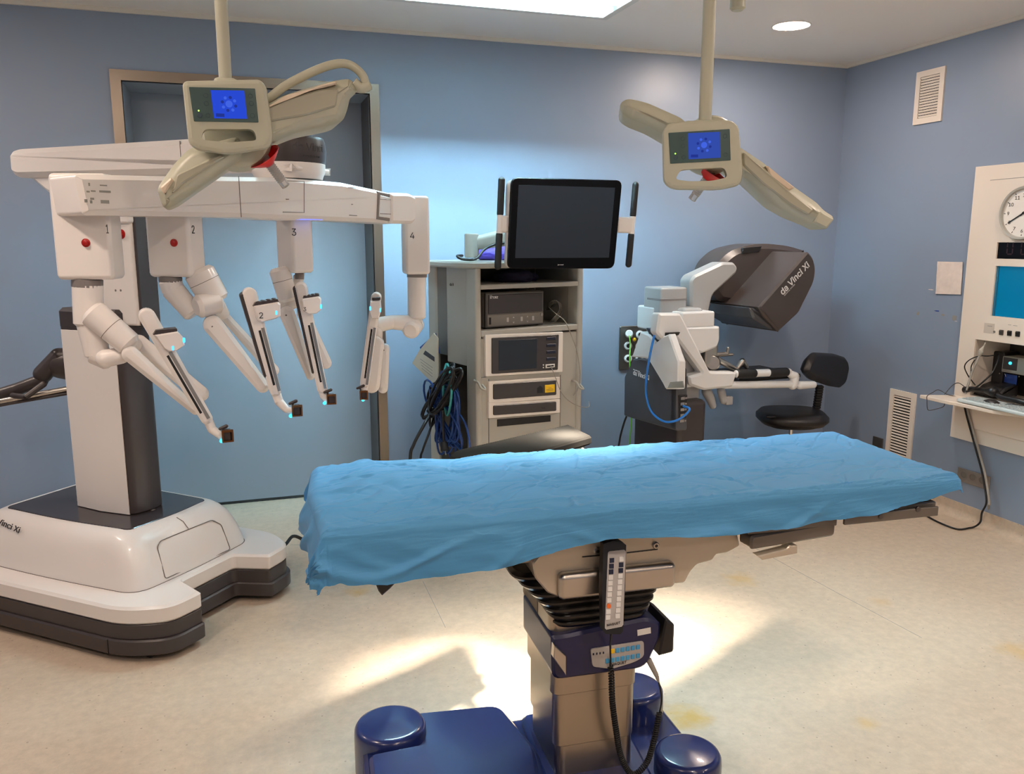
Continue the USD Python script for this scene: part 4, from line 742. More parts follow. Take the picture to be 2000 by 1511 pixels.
for u, v in ((.05, .06), (vw-.05, .06), (.05, vd-.06), (vw-.05, vd-.06)): part(vc, 'castor', W(cat(cyl((u-.018, v, .055), (u+.018, v, .055), .055, .01), cyl((u, v, .1), (u, v, .06), .03))), 'black_rubber')
part(vc, 'side_panel', W(cat(bx(.004, .022, .09, .30, zs(930, 720), vt+.02, .006, 2))), 'cart_grey', 40)
part(vc, 'side_panel', W(bx(.012, .026, .28, vd-.06, zs(930, 720)+.03, vt+.01, .003)), 'cart_interior', 40, 'recessed grey side panel')
part(vc, 'side_panel', W(bx(vw-.024, vw-.006, .02, vd-.04, .15, vt+.01, .004)), 'cart_grey', 40); part(vc, 'back_panel', W(bx(.02, vw-.02, vd-.035, vd-.02, .15, vt, .003)), 'cart_interior', False)
top = part(vc, 'top_board', W(prism(roundp([(-.045, .10), (.02, -.03), (vw-.01, -.03), (vw+.03, .06), (vw+.03, vd), (-.035, vd)], .03), vt-.006, vt+.026, .008, 'uv')), 'cart_grey', 40)
(u, z) = q([(889, 555)])[0]; uv_ = V.pu(884, 558, .003); part(vc, 'lettering', W(txt('da V', .014, (.0035, uv_[0]+.03, uv_[1]), (0, -1, 0), (0, 0, 1))), 'mark_grey', False)
# shelves and the devices on them
u0, u1 = .036, vw-.038
def shelf(y, th=.02, v1=vd-.04): z = zs(1030, y); part(vc, 'shelf', W(bx(u0-.004, u1+.004, .004, v1, z-th, z, .003)), 'cart_grey'); return z
zA, zB = shelf(553, .024), shelf(640, .03)
fc = part(vc, 'front_cover', W(cat(bx(u0-.012, u1+.012, .012, .05, .14, zs(1030, 655), .003))), 'cart_grey')
def front(name, pts, v0, v1, mt, lab=None, r=.006, par=None): return part(par or fc, name, W(prism(roundp(q(pts, v0), r, 3), v0, v1, .002, 'uz')), mt, 40, lab)
sc0 = front('touch_screen_unit', [(948, 654), (1100, 648), (1099, 726), (949, 735)], -.006, .03, 'device_white', 'white front with a dark touch screen', .004)
bz = front('screen_surround', [(961, 660), (1092, 653), (1090, 722), (961, 730)], -.012, 0, 'device_dark', None, .006, sc0); front('screen', [(974, 664), (1050, 661), (1049, 719), (974, 724)], -.0135, 0, 'screen_off', None, .002, bz)
for k in range(4): y = 661+k*13.2; front('soft_key', [(1068, y-2.5), (1086, y-3.5), (1086, y+2.5), (1068, y+3.5)], -.016, 0, 'key_navy', None, .001, bz)
front('socket', [(1066, 711.5), (1084, 710), (1084, 717), (1066, 719)], -.0145, 0, 'key_white', None, .001, bz); front('socket_hole', [(1068, 713.5), (1082, 712), (1082, 715.5), (1068, 717)], -.015, 0, 'black_plastic', None, .0005, bz)
for y in (712.5, 717.5): u, z = V.pl(1061, y, -.012); part(bz, 'button', W(cyl((u, 0, z), (u, -.0155, z), .004, .001, 12)), 'key_white')
for i, (ya, yb, yc, yd, ia, ib, ic_, id_) in enumerate(((745, 736, 778, 787, 750, 742, 771, 780), (787, 779, 806, 817, 792, 784, 802, 811))):
    dv = front('drawer_unit', [(955, ya), (1094, yb), (1094, yc), (955, yd)], -.006, .03, 'device_white', None, .003)
    fr_ = front('dark_front', [(964, ia), (1087, ib), (1087, ic_), (964, id_)], -.012, 0, 'device_dark', None, .008, dv)
    if i == 0:
        front('lens_window', [(1049, 768), (1049, 758), (1055, 752), (1061, 757), (1061, 767)], -.0135, 0, 'black_plastic', None, .003, fr_)
        yl = front('warning_label', [(1064.5, 751.5), (1084, 750), (1084, 765.5), (1064.5, 767)], -.0135, 0, 'yellow', 'yellow warning label', .001, fr_)
        for y, w in ((757, 3), (760, 7), (762.5, 7)): (a0, b0), (a1, b1) = V.pl(1074-w, y+.6, -.0135), V.pl(1074+w, y-.6, -.0135); part(yl, 'print', W(bx(a0, a1, -.0142, -.013, b0, b1, .0002)), 'mark_grey', False)
    else: front('slot_mark', [(1057, 795), (1066, 795), (1066, 798), (1060, 798)], -.0132, 0, 'black_plastic', None, .0005, fr_)
front('paper_slot', [(972, 819), (1076, 811), (1076, 823), (972, 833)], .006, .02, 'black_plastic', None, .001)
for x in (1028, 1029): pass
for pts in ([(935, 738), (950, 736)], [(955, 740), (955, 870)], [(1095, 732), (1094, 850)]): part(fc, 'gap', W(tube([(u, .0115, z) for u, z in q(pts, .01)], .0016, 4)), 'mark_grey', False)
for x, y in ((932, 756), (1124, 755)):
    u, z = V.pl(x, y, -.02); part(vc, 'hook', W(tube(spline([(u, .01, z+.03), (u, -.03, z+.025), (u+.004, -.05, z), (u+.03, -.05, z-.01), (u+.03, -.02, z+.01)], 5), .006, 8)), 'cart_grey', True)
# electrosurgery box on the middle shelf
def on(name, label, cat_, pts, v0, v1, mt, z_snap=None):
    o = thing(name, label, cat_, tuple(V.p(*[(a, (v0+v1)/2, b) for a, b in (V.pl(*pts[0], v0),)][0])), 16); return o
bxp = q([(943, 572), (1063, 570), (1063, 634), (943, 636)], .05); bu0, bu1 = bxp[0][0]+.018, bxp[1][0]; bz0_, bz1_ = zB+.006, bxp[0][1]
gb = thing('generator_box', 'dark grey generator box with pale symbols on the middle shelf of the cart', 'medical device', tuple(V.p((bu0+bu1)/2, .2, zB)), 16)
part(gb, 'housing', W(bx(bu0, bu1, .07, .40, bz0_, bz1_, .005)), 'device_grey'); fb_ = part(gb, 'front_frame', W(bx(bu0, bu1, .052, .075, bz0_, bz1_, .005)), 'steel_dark')
hgt = bz1_-bz0_; part(fb_, 'upper_panel', W(bx(bu0+.014, bu1-.012, .048, .06, bz0_+hgt*.40, bz1_-.012, .002)), 'device_dark'); lp_ = part(fb_, 'lower_panel', W(bx(bu0+.008, bu1-.008, .049, .06, bz0_+.008, bz0_+hgt*.37, .002)), 'device_grey')
part(fb_, 'lettering', W(cat(txt('STORZ', .011, (bu0+.022, .0478, bz1_-.030), (1, 0, 0), (0, 0, 1), .001, True), txt('KARL', .004, (bu0+.022, .0478, bz1_-.017), (1, 0, 0), (0, 0, 1), .001))), 'mark_white', False)
part(lp_, 'switch', W(bx(bu0+.018, bu0+.03, .047, .06, bz0_+hgt*.1, bz0_+hgt*.3, .001)), 'black_plastic')
for k, uu in enumerate((.36, .46, .60, .70, .80)):
    u = bu0+(bu1-bu0)*uu
    if k in (1, 3): part(lp_, 'arrow_key', W(cat(*[prism([(u-.006, s*.010-.0+bz0_+hgt*.19), (u+.006, s*.010+bz0_+hgt*.19), (u, s*.018+bz0_+hgt*.19)], .0475, .05, 0, 'uz') for s in (-1, 1)])), 'key_silver', False)
    else: part(lp_, 'key', W(bx(u-.007, u+.007, .0475, .055, bz0_+hgt*.14, bz0_+hgt*.27, .001)), 'key_silver')
u = bu1-.018; part(lp_, 'jack', W(cat(lathe([(.004, 0), (.008, 0), (.008, .006), (.005, .006)], (u, .05, bz0_+hgt*.3), (0, -1, 0), 16))), 'steel_satin')
for du in (.02, bu1-bu0-.02): part(gb, 'rubber_foot', W(cat(*[cyl((bu0+du, v, zB), (bu0+du, v, bz0_+.002), .01) for v in (.09, .36)])), 'black_rubber')
# dark bag on the upper shelf, purple cover on the top
def blob(c, s, seed, pts=3, amp=.25):
    m = trimesh.creation.icosphere(4); v = m.vertices; n = meshkit.fbm(v*2.0+seed, 4, seed); v = v*(1-amp/2+amp*n[:, None]); v[:, 2] = np.maximum(v[:, 2], -.55); m.vertices = v*np.asarray(s)+np.asarray(c)+np.array([0, 0, .55*s[2]]); return m
c = V.pl(1005, 550, .16); solo('cloth_bag', 'crumpled dark cloth bag lying on the top shelf of the equipment cart', 'bag', W(cat(blob((c[0], .17, zA), (.105, .10, .045), 5), blob((c[0]+.09, .22, zA), (.09, .09, .033), 8))), 'dark_cloth', 60)
c = V.pl(958, 505, .30); solo('purple_cover', 'shiny purple cover lying behind the screen on top of the equipment cart', 'cover', W(blob((c[0]+.07, .33, vt+.026), (.13, .09, .05), 12)), 'purple_cloth', 60)
# screen on its swivel arm
MF = Fr(*fy(1100, 430, 3.86)[:2], 6); mw = MF.w; mq = lambda pts, v=0: [MF.pl(x, y, v) for x, y in pts]
scn = thing('touch_monitor', 'large black touch screen with padded side handles on an arm above the equipment cart', 'monitor', tuple(MF.p(0, .2, vt)), 6)
o = mq([(1000, 346), (1216, 352), (1200, 524), (992, 525)])
part(scn, 'rear_shell', mw(prism(roundp(mq([(993, 350), (1210, 354), (1198, 522), (989, 523)], .02), .034, 6), .016, .06, .012, 'uz')), 'robot_white', 40)
bzl = part(scn, 'bezel', mw(prism(roundp(o, .036, 7), 0, .02, .004, 'uz')), 'screen_bezel', 40)
part(bzl, 'screen', mw(prism(mq([(1013, 361), (1201, 366.5), (1189, 503), (1006, 504)]), -.0012, .004, .0003, 'uz')), 'screen_off', False)
a = MF.pl(1089, 518, -.0005); part(bzl, 'lettering', mw(txt('jon mood', .0055, (a[0], -.0004, a[1]), (1, 0, 0), (0, 0, 1))), 'mark_white', False)
for xt, yt, xb, yb, ym0, ym1, xj in ((980, 346, 972, 526, 417, 457, 994), (1242, 355, 1227, 522, 420, 458, 1208)):
    p, e = MF.pl(xt, yt, .03), MF.pl(xb, yb, .03); f = lambda y: (p[0]+(e[0]-p[0])*(y-yt)/(yb-yt), .03, p[1]+(e[1]-p[1])*(y-yt)/(yb-yt))
    h_ = part(scn, 'side_handle', mw(cat(bones((f(ym0), .0145), (f(ym1), .0145)), hull(np.vstack([ball((MF.pl(xj, yy, .03)[0], .03, MF.pl(xj, yy, .03)[1]), .012) for yy in (ym0+8, ym1-8)] + [ball(f(yy), .012) for yy in (ym0+8, ym1-8)])))), 'robot_white', 45)
    part(h_, 'grip', mw(bones((f(yt+6), .0165), (f(ym0-1), .0165))), 'black_rubber', 45); part(h_, 'grip', mw(bones((f(ym1+1), .0165), (f(yb-6), .0165))), 'black_rubber', 45)
ar = lambda x, y, v: V.p(*[(a, v, b) for a, b in (V.pl(x, y, v),)][0])
arm_ = part(scn, 'swivel_arm', cat(cyl(ar(921, 503, .26), ar(921, 456, .26), .038, .006, 28), hull(np.vstack([ball(ar(935, 470, .24), .028), ball(ar(1010, 452, .12), .03), ball(ar(935, 478, .24), .026), ball(ar(1010, 466, .12), .03)])), hull(np.vstack([ball(ar(1010, 458, .12), .03), ball(MF.p(0, .09, 1.62), .04)]))), 'cart_grey', 45)
part(arm_, 'mount_plate', mw(bx(-.08, .08, .055, .085, 1.54, 1.70, .01, 2)), 'cart_grey', 40)
part(scn, 'signal_lead', tube(spline([ar(903, 499, .2), ar(893, 500, .16), ar(905, 506, .12), ar(930, 505, .12), ar(945, 488, .14), ar(965, 478, .14), ar(1000, 472, .14)], 6), .007, 8), 'black_rubber', True, 'thick black lead')
# cables hanging on the cart's side; each bundle a thing
def at_side(x, y, off): v, z = V.pu(x, y, -off); return V.p(-off, v, z)
def coil(name, label, cx, cy, rx, ry, n, mt, r, off, seed, tilt=0):
    g = np.random.default_rng(seed); ms = []
    for k in range(n):
        a = np.linspace(0, 2*np.pi, 30, endpoint=False); jx, jy = rx*(1+g.normal(0, .2)), ry*(1+g.normal(0, .14)); ox, oy, tl = g.normal(0, rx*.22), g.normal(0, 4.5), g.normal(tilt, .22); of = off*(.3+.7*g.random()); w1, w2 = g.normal(0, .12, 2)
        pp = [at_side(cx+ox+jx*math.cos(t)*(1+w1*math.sin(3*t+k))-tl*jy*math.sin(t), cy+oy+jy*math.sin(t)*(1+w2*math.cos(2*t))+tl*jx*math.cos(t), max(.012, of+.014*math.sin(2*t+k))) for t in a]; ms.append(tube(pp, r, 6, True))
    return solo(name, label, 'cable', cat(*ms), mt, True)
coil('coiled_cable', 'bundle of bright blue cable hanging on the side of the equipment cart', 873, 812, 15, 56, 24, 'blue_cable', .0058, .08, 3, -.06)
coil('coiled_cable', 'bundle of thick black cable hung over the blue cables on the equipment cart', 864, 766, 13, 40, 11, 'black_rubber', .0066, .12, 4, .62)
coil('coiled_cable', 'small bundle of teal cable tucked between the black and blue cables', 873, 766, 7, 34, 5, 'teal_cable', .0065, .10, 5, .2)
pl_ = thing('hanging_plug', 'black mains plug hanging below the blue cable bundle', 'plug', tuple(at_side(866, 872, .06)))
part(pl_, 'body', cat(cyl(at_side(865, 800, .11), at_side(866, 862, .11), .007, .002, 10), cyl(at_side(866, 862, .11), at_side(869, 880, .11), .018, .004, 16, .022)), 'black_rubber', 40); part(pl_, 'pin', cyl(at_side(869.5, 880, .11), at_side(871, 888, .11), .0035, .001, 8), 'chrome')
solo('floor_cable', 'thick black cable sweeping down to the floor beside the door frame', 'cable', tube(spline([at_side(845, 802, .10), at_side(828, 830, .18), at_side(808, 868, .24), at_side(801, 900, .26), [*at_side(800, 930, .26)[:2], .12], [*at_side(800, 960, .26)[:2]+np.array([.03, .03]), .0095]], 8, .0087), .0085, 8), 'black_rubber', True)
solo('floor_cable', 'thinner black cable sweeping down to the floor just left of the cart', 'cable', tube(spline([at_side(848, 812, .06), at_side(838, 845, .12), at_side(826, 878, .16), at_side(821, 905, .17), [*at_side(820, 940, .17)[:2], .1], [*at_side(820, 960, .17)[:2]+np.array([.03, .03]), .0075]], 8, .0064), .0062, 8), 'black_rubber', True)
solo('thin_lead', 'thin grey lead plugged into the touch screen unit and looping down the cart front', 'cable', tube(spline([V.p(*[(a, v, b) for a, b in (V.pl(x, y, v),)][0]) for x, y, v in ((1076, 714, -.02), (1079, 722, -.035), (1086, 740, -.03), (1096, 765, -.03), (1112, 783, -.03), (1135, 794, -.02), (1150, 794, .03), (1150, 784, .1))], 8), .0024, 6), 'grey_cable', True)
solo('thin_lead', 'thin grey lead hanging down the right edge of the equipment cart', 'cable', tube(spline([V.p(*[(a, v, b) for a, b in (V.pl(x, y, v),)][0]) for x, y, v in ((1072, 600, .10), (1085, 612, .02), (1104, 628, -.02), (1118, 660, -.02), (1128, 690, -.02), (1133, 735, -.015), (1128, 760, -.015), (1120, 772, -.012))], 8), .0024, 6), 'grey_cable', True)
cl_ = []
for k in range(4): cl_.append(tube(spline([V.p(*[(a, v, b) for a, b in (V.pl(x+k*2.0, y+k*1.2, v),)][0]) for x, y, v in ((1066, 604, .3), (1074, 590, .2), (1088, 588, .16), (1092, 606, .15), (1080, 622, .14), (1070, 632, .2))], 6), .003, 6))
solo('wire_tangle', 'tangle of grey wires beside the generator box', 'cable', cat(*cl_), 'grey_cable', True)
# booklets tucked behind the cart's side
sd = lambda x, y: V.pu(x, y, -.06)
bk = thing('manual', 'pale printed manual sheet sticking out behind the left side of the equipment cart', 'booklet', tuple(V.p(-.06, .5, .9)))
part(bk, 'sheet', W(prism([sd(*p_) for p_ in ((806, 709), (820, 684), (848, 650), (856, 660), (856, 742), (846, 748))], -.064, -.058, .0006, 'vz')), 'booklet', False)
part(bk, 'print_block', W(prism([sd(*p_) for p_ in ((832, 684), (850, 697), (850, 706), (828, 691))], -.0648, -.06, .0002, 'vz')), 'mark_grey', False)
for k in range(4): part(bk, 'print_line', W(prism([sd(*p_) for p_ in ((822+k*1.0, 700+k*6), (846, 717+k*6), (846, 718.2+k*6), (822+k*1.0, 701.2+k*6))], -.0645, -.06, .0001, 'vz')), 'cart_grey_dark', False)
solo('manual', 'dark blue folder corner behind the printed manual sheet', 'booklet', W(prism([sd(*p_) for p_ in ((817, 678), (848, 651), (856, 690), (822, 690))], -.052, -.047, .0006, 'vz')), 'booklet_blue', False)

# ---------------------------------------------------------------- surgeon console
K = Fr(*fy(1320, 760, 4.0)[:2], 5); W = K.w
kq = lambda pts, v=0: [K.pl(x, y, v) for x, y in pts]; kv = lambda pts, u=0: [K.pu(x, y, u) for x, y in pts]
ks = thing('surgeon_console', 'white and dark grey surgeon console with a large hood, arm bar and hand controllers', 'surgeon console', tuple(K.p(.35, .3, 0)), 5)
part(ks, 'base', W(cat(bx(.06, .70, .02, .54, .06, .20, .03, 3), bx(.05, .24, .03, .52, .1, .70, .03, 3))), 'robot_dark', 40)
for u in (.12, .62): part(ks, 'castor', W(cat(*[cyl((u, v-.02, .045), (u, v+.02, .045), .045, .008) for v in (.08, .48)])), 'black_rubber')
part(ks, 'pedal_tray', W(bx(.68, 1.0, .06, .5, .03, .10, .015, 2)), 'robot_dark', 40)
up = part(ks, 'upright', W(cat(bx(.10, .24, .10, .46, .6, K.pl(1310, 600, .2)[1], .02, 3))), 'console_grey', 40)
# hip yoke: white A-frame and arm bar
yk = [(1310, 600), (1282, 612), (1285, 640), (1345, 700), (1343, 752), (1376, 760), (1430, 757), (1441, 737), (1441, 726), (1388, 728), (1380, 722), (1335, 618), (1328, 612)]
part(ks, 'yoke', W(cat(prism(roundp(kq([(1288, 612), (1330, 612), (1388, 726), (1441, 727), (1432, 756), (1376, 762), (1348, 752), (1345, 735), (1372, 728), (1318, 655), (1300, 668), (1283, 650)], .02), .012, 3), .02, .10, .012, 'uz'), bx(*[K.pl(1345, 740, .05)[0]-.02, K.pl(1376, 740, .05)[0]], .05, .50, K.pl(1376, 755, .05)[1], K.pl(1376, 735, .05)[1], .015, 2))), 'console_white', 40)
P_ = lambda x, y, v: (lambda q_: (q_[0], v, q_[1]))(K.pl(x, y, v))
lo = part(ks, 'arm_bar', W(cat(bones((P_(1415, 752, .05), .022), (P_(1545, 750, .05), .022)), bones((P_(1548, 752, .05), .028), (P_(1552, 735, .05), .028), (P_(1540, 728, .05), .02)), hull(np.vstack([ball(P_(1562, 752, .05), .026), ball(P_(1588, 751, .05), .022), ball(P_(1562, 752, .5), .026), ball(P_(1588, 751, .5), .022)])), bones((P_(1440, 730, .05), .024), (P_(1540, 726, .05), .022)))), 'console_white', 45)
for x0, x1 in ((1442, 1471), (1505, 1534)): part(lo, 'pad', W(bones((P_(x0, 730-(x0-1442)*.04, .05), .0275), (P_(x1, 730-(x1-1442)*.04, .05), .0275))), 'black_rubber', 45)
part(lo, 'touch_pad', W(bx(P_(1440, 740, .1)[0], P_(1560, 740, .1)[0], .08, .46, P_(1440, 742, .1)[2]-.012, P_(1440, 742, .1)[2]+.012, .006)), 'black_leather')
# head joint blocks
def kb(par, name, tl, br, v0, v1, mt, r=.012, lab=None): (a0, b0), (a1, b1) = K.pl(*tl, v0), K.pl(*br, v0); return part(par, name, W(bx(a0, a1, v0, v1, b1, b0, r, 3)), mt, 40, lab)
kb(ks, 'motor_cap', (1291, 562), (1341, 613), .16, .34, 'console_grey'); kb(ks, 'motor_joint', (1290.5, 584), (1341.5, 586), .158, .3, 'grey_band', .001); kb(ks, 'rear_block', (1277, 600), (1300, 645), .22, .4, 'console_white')
kb(ks, 'controller_cap', (1332, 610), (1396, 638), .06, .24, 'console_white', .012); c2_ = part(ks, 'controller_body', W(prism(roundp(kq([(1342, 640), (1407, 637), (1407, 664), (1402, 678), (1372, 690), (1352, 684)], .05), .012), .05, .25, .012, 'uz')), 'console_white', 40)
part(ks, 'hood_arm', W(prism(roundp(kq([(1345, 548), (1352, 538), (1408, 512), (1430, 512), (1438, 522), (1436, 532), (1392, 572), (1388, 580), (1380, 618), (1346, 618)], .22), .014), .20, .32, .014, 'uz')), 'console_grey', 40)
for s_, (vx) in (('a', .12), ('b', .40)):
    mc = part(ks, 'hand_controller', W(cat(bx(P_(1372, 690, vx)[0], P_(1396, 690, vx)[0], vx-.03, vx+.03, P_(1380, 712, vx)[2], P_(1380, 670, vx)[2], .01, 2), cyl(P_(1392, 708, vx-.04), P_(1392, 708, vx+.04), .045, .008), bones((P_(1402, 702, vx), .018), (P_(1420, 712, vx), .018), (P_(1438, 722, vx), .015)), bones((P_(1440, 720, vx), .012), (P_(1450, 706, vx), .02), (P_(1458, 716, vx), .014)), bones((P_(1396, 692, vx), .012), (P_(1420, 690, vx), .010), (P_(1422, 680, vx), .009)), bones((P_(1406, 694, vx), .008), (P_(1430, 692, vx), .008)))), 'steel_satin', 45, 'metal hand controller')
    part(ks, 'lower_linkage', W(cat(bones((P_(1380, 764, vx), .03), (P_(1388, 780, vx), .026), (P_(1392, 792, vx), .02)), bones((P_(1408, 762, vx), .024), (P_(1413, 782, vx), .022)), bx(P_(1415, 780, vx)[0], P_(1428, 780, vx)[0], vx-.02, vx+.02, P_(1415, 790, vx)[2], P_(1415, 774, vx)[2], .004))), 'console_grey', 45)
# hood
hp_ = roundp(kq([(1482, 600), (1578, 490), (1590, 503), (1595, 524), (1592, 550), (1562, 610), (1521, 648), (1494, 618)], .02), [.004, .02, .03, .03, .05, .02, .006, .004], 5)
hood = part(ks, 'hood', W(prism(hp_, .02, .56, .012, 'uz')), 'hood_dark', 40, 'dark brown-grey viewer hood')
part(hood, 'top_hump', W(prism(roundp(kq([(1408, 588), (1393, 566), (1402, 518), (1434, 487), (1490, 474), (1545, 480), (1578, 490), (1482, 600)], .32), [.02, .03, .06, .08, .1, .06, .02, .01], 6), .32, .58, .03, 'uz')), 'hood_dark', 40)
part(hood, 'chin', W(prism(roundp(kq([(1462, 600), (1494, 606), (1521, 648), (1500, 640), (1470, 622)], .06), .01), .05, .53, .012, 'uz')), 'console_dark', 40)
part(hood, 'top_slot', W(prism(kq([(1452, 484), (1488, 481), (1482, 492), (1448, 496)], .318), .316, .34, .002, 'uz')), 'black_plastic')
b0_, b1_ = K.pl(1528, 577, .018), K.pl(1581, 520, .018); d_ = np.array([b1_[0]-b0_[0], 0, b1_[1]-b0_[1]]); Lh = np.linalg.norm(d_); d_ /= Lh; n_u = np.array([-d_[2], 0, d_[0]])
tx = txt('da Vinci Xi', .028, (0, 0, 0), d_, n_u, .0015, True); k_ = Lh/max(1e-6, (tx.vertices @ d_).ptp() if hasattr(tx.vertices, 'ptp') else np.ptp(tx.vertices @ d_)); tx.apply_scale(k_); tx.apply_translation((b0_[0], .0192, b0_[1]))
t2 = txt('SURGICAL SYSTEM', .0075, (0, 0, 0), d_, n_u, .0012); t2.apply_translation((b0_[0], .0192, b0_[1])); t2.apply_translation(-n_u*.014+d_*.01)
part(hood, 'lettering', W(cat(tx, t2)), 'mark_white', False)
# training simulator hung on the console's back
sm = thing('simulator_module', 'dark grey training simulator with a white top cover hung on the console back', 'simulator', tuple(K.p(-.03, .27, .6)), 5)
sv = roundp(kv([(1218, 812), (1219, 735), (1236, 700), (1322, 720), (1322, 842)], -.06), .012)
part(sm, 'housing', W(cat(prism(sv, -.06, .01, .008, 'vz'), bx(-.06, .01, *sorted((kv([(1320, 800)], -.06)[0][0], kv([(1320, 800)], -.06)[0][0]+.05)), kv([(1320, 838)], -.06)[0][1], kv([(1320, 735)], -.06)[0][1], .004))), 'console_dark', 40)
cvp = roundp(kv([(1233, 697), (1250, 647), (1266, 653), (1280, 669), (1294, 657), (1306, 652), (1325, 706), (1324, 760), (1299, 760), (1294, 750), (1264, 700)], -.085), .006)
cv_ = part(sm, 'cover', W(prism(cvp, -.085, -.035, .008, 'vz')), 'console_white', 40, 'white angular top cover')
gr = kv([(1309, 746), (1333, 744), (1336, 757), (1304, 757)], -.086); part(cv_, 'grip_recess', W(prism(gr, -.0862, -.08, .0004, 'vz')), 'cart_grey_dark', False)
part(cv_, 'handle_gap', W(prism(kv([(1262, 640), (1302, 650), (1298, 657), (1282, 668), (1268, 654)], -.07), -.07, .02, .002, 'vz')), 'black_plastic')
ku = lambda x, y, u=-.061: (lambda q_: (u, q_[0], q_[1]))(K.pu(x, y, u))
a, b = np.array(ku(1237, 731)), np.array(ku(1268, 742)); d = b-a; d /= np.linalg.norm(d)
tt_ = txt('da Vinci Xi', .02, (0, 0, 0), d, (0, 0, 1), .0015, True); tt_.apply_scale(np.linalg.norm(b-a)/np.ptp(tt_.vertices @ d)); tt_.apply_translation(a+np.array([-.001, 0, 0])); t3 = txt('SKILL SIMULATOR', .006, np.array(ku(1237, 722))+np.array([-.001, 0, 0]), d, (0, 0, 1), .001)
part(sm, 'lettering', W(cat(tt_, t3)), 'mark_white', False)
fu0, fu1 = K.pl(1311, 800, 0)[0], K.pl(1336, 800, 0)[0]
nv = kv([(1322, 800)], -.06)[0][0]
cp = part(sm, 'connector_panel', W(bx(-.052, .004, nv-.003, nv+.01, K.pl(1325, 832, nv)[1], K.pl(1325, 772, nv)[1], .002)), 'black_plastic')
for k in range(5): z = K.pl(1325, 778+k*11, nv)[1]; part(cp, 'port', W(cat(bx(-.04, -.015, nv-.007, nv, z-.008, z+.008, .001), cyl((-.008, nv, z), (-.008, nv-.009, z), .006, .001, 10))), 'steel_satin')
# hoses and leads at the console
kp_ = lambda pts: [W(trimesh.Trimesh([p_], np.zeros((0, 3), int), process=False)).vertices[0] for p_ in pts]
solo('blue_hose', 'bright blue hose looping from the console down to the simulator ports', 'hose', tube(spline(kp_([ku(1281, 640, -.04), ku(1278, 655, -.10), ku(1270, 690, -.12), ku(1263, 735, -.12), ku(1262, 770, -.12), ku(1272, 803, -.12), ku(1295, 822, -.11), ku(1318, 822, -.08), (-.045, nv-.05, ku(1332, 812)[2]), (-.02, nv-.06, ku(1335, 800)[2]), (-.025, nv-.008, ku(1328, 795)[2])]), 8), .0065, 8), 'blue_hose', True)
G = Fr(WX, WY, 0); gp = lambda x, y, v: G.p(*[(a, v, b) for a, b in (G.pl(x, y, v),)][0])
wp = thing('gas_outlet_panel', 'steel wall plate with round white sockets behind the surgeon console', 'outlet panel', tuple(gp(1230, 680, 0)))
ga, gb_ = G.pl(1211, 637, -.012), G.pl(1261, 720, -.012)
part(wp, 'plate', G.w(prism(roundp([(ga[0], gb_[1]), (gb_[0], gb_[1]), (gb_[0], ga[1]), (ga[0], ga[1])], .015), -.014, -.001, .003, 'uz')), 'steel_dark', 40)
for x, y in ((1228, 652), (1249, 653), (1226, 675), (1226, 700), (1248, 676), (1248, 700)): u, z = G.pl(x, y, -.014); s_ = part(wp, 'socket', G.w(lathe([(.026, 0), (.026, .012), (.018, .016), (.017, .010), (.001, .010)], (u, -.013, z), (0, -1, 0), 24)), 'console_white', 40); part(s_, 'hole', G.w(lathe([(.013, .0105), (.013, .012), (.001, .012)], (u, -.013, z), (0, -1, 0), 16)), 'black_plastic', 40)
part(wp, 'white_plug', cyl(gp(1228, 652, -.026), gp(1229, 651, -.07), .024, .004, 20), 'console_white', 40)
part(wp, 'yellow_tag', ball_mesh(gp(1239, 663, -.03), .012), 'yellow', True)
solo('green_lead', 'green earth lead running from the wall sockets to the floor behind the console', 'cable', tube(spline([gp(1229, 655, -.08), gp(1231, 672, -.10), gp(1230, 700, -.14), gp(1231, 760, -.16), gp(1233, 820, -.18), gp(1230, 860, -.18), [*gp(1229, 880, -.18)[:2], .2], [*gp(1229, 900, -.18)[:2]+np.array([0, -.05]), .006]], 8, .0047), .0045, 6), 'green_cable', True)
solo('power_lead', 'black power lead dropping from the simulator module to the floor', 'cable', tube(spline(kp_([ku(1224, 812, -.02), ku(1219, 825, -.03), ku(1212, 850, -.05), ku(1206, 880, -.06)]) + [W(trimesh.Trimesh([(-.08, .62, .006)], np.zeros((0, 3), int), process=False)).vertices[0]], 8), .006, 8), 'black_rubber', True)

# ---------------------------------------------------------------- stool
sx, sy, _ = fz(1547, 806, .52); ST = Fr(sx, sy, -20); W = ST.w
stl = thing('swivel_stool', 'black padded swivel stool with a low backrest in the corner by the console', 'stool', (sx, sy, 0), -20)
zt = .535; su = lambda x, y, v=0: ST.pl(x, y, v)
sd_ = [su(1487, 788, -.1), su(1612, 800, -.1)]
th_ = np.linspace(0, 2*np.pi, 28, endpoint=False); so = np.stack([.215*np.sign(np.cos(th_))*np.abs(np.cos(th_))**.75, .20*np.sign(np.sin(th_))*np.abs(np.sin(th_))**.75], 1)
part(stl, 'seat', W(prism(so, .455, zt, .028, 'uv')), 'black_leather', 60)
part(stl, 'seat_pan', W(prism(so*.7, .44, .457, .004, 'uv')), 'black_plastic', 40)
part(stl, 'gas_post', W(cat(cyl((0, 0, .20), (0, 0, .45), .014), cyl((0, 0, .08), (0, 0, .26), .025))), 'chrome', 40); part(stl, 'post_sleeve', W(cyl((0, 0, .24), (0, 0, .33), .0285, .004)), 'black_plastic', 40)
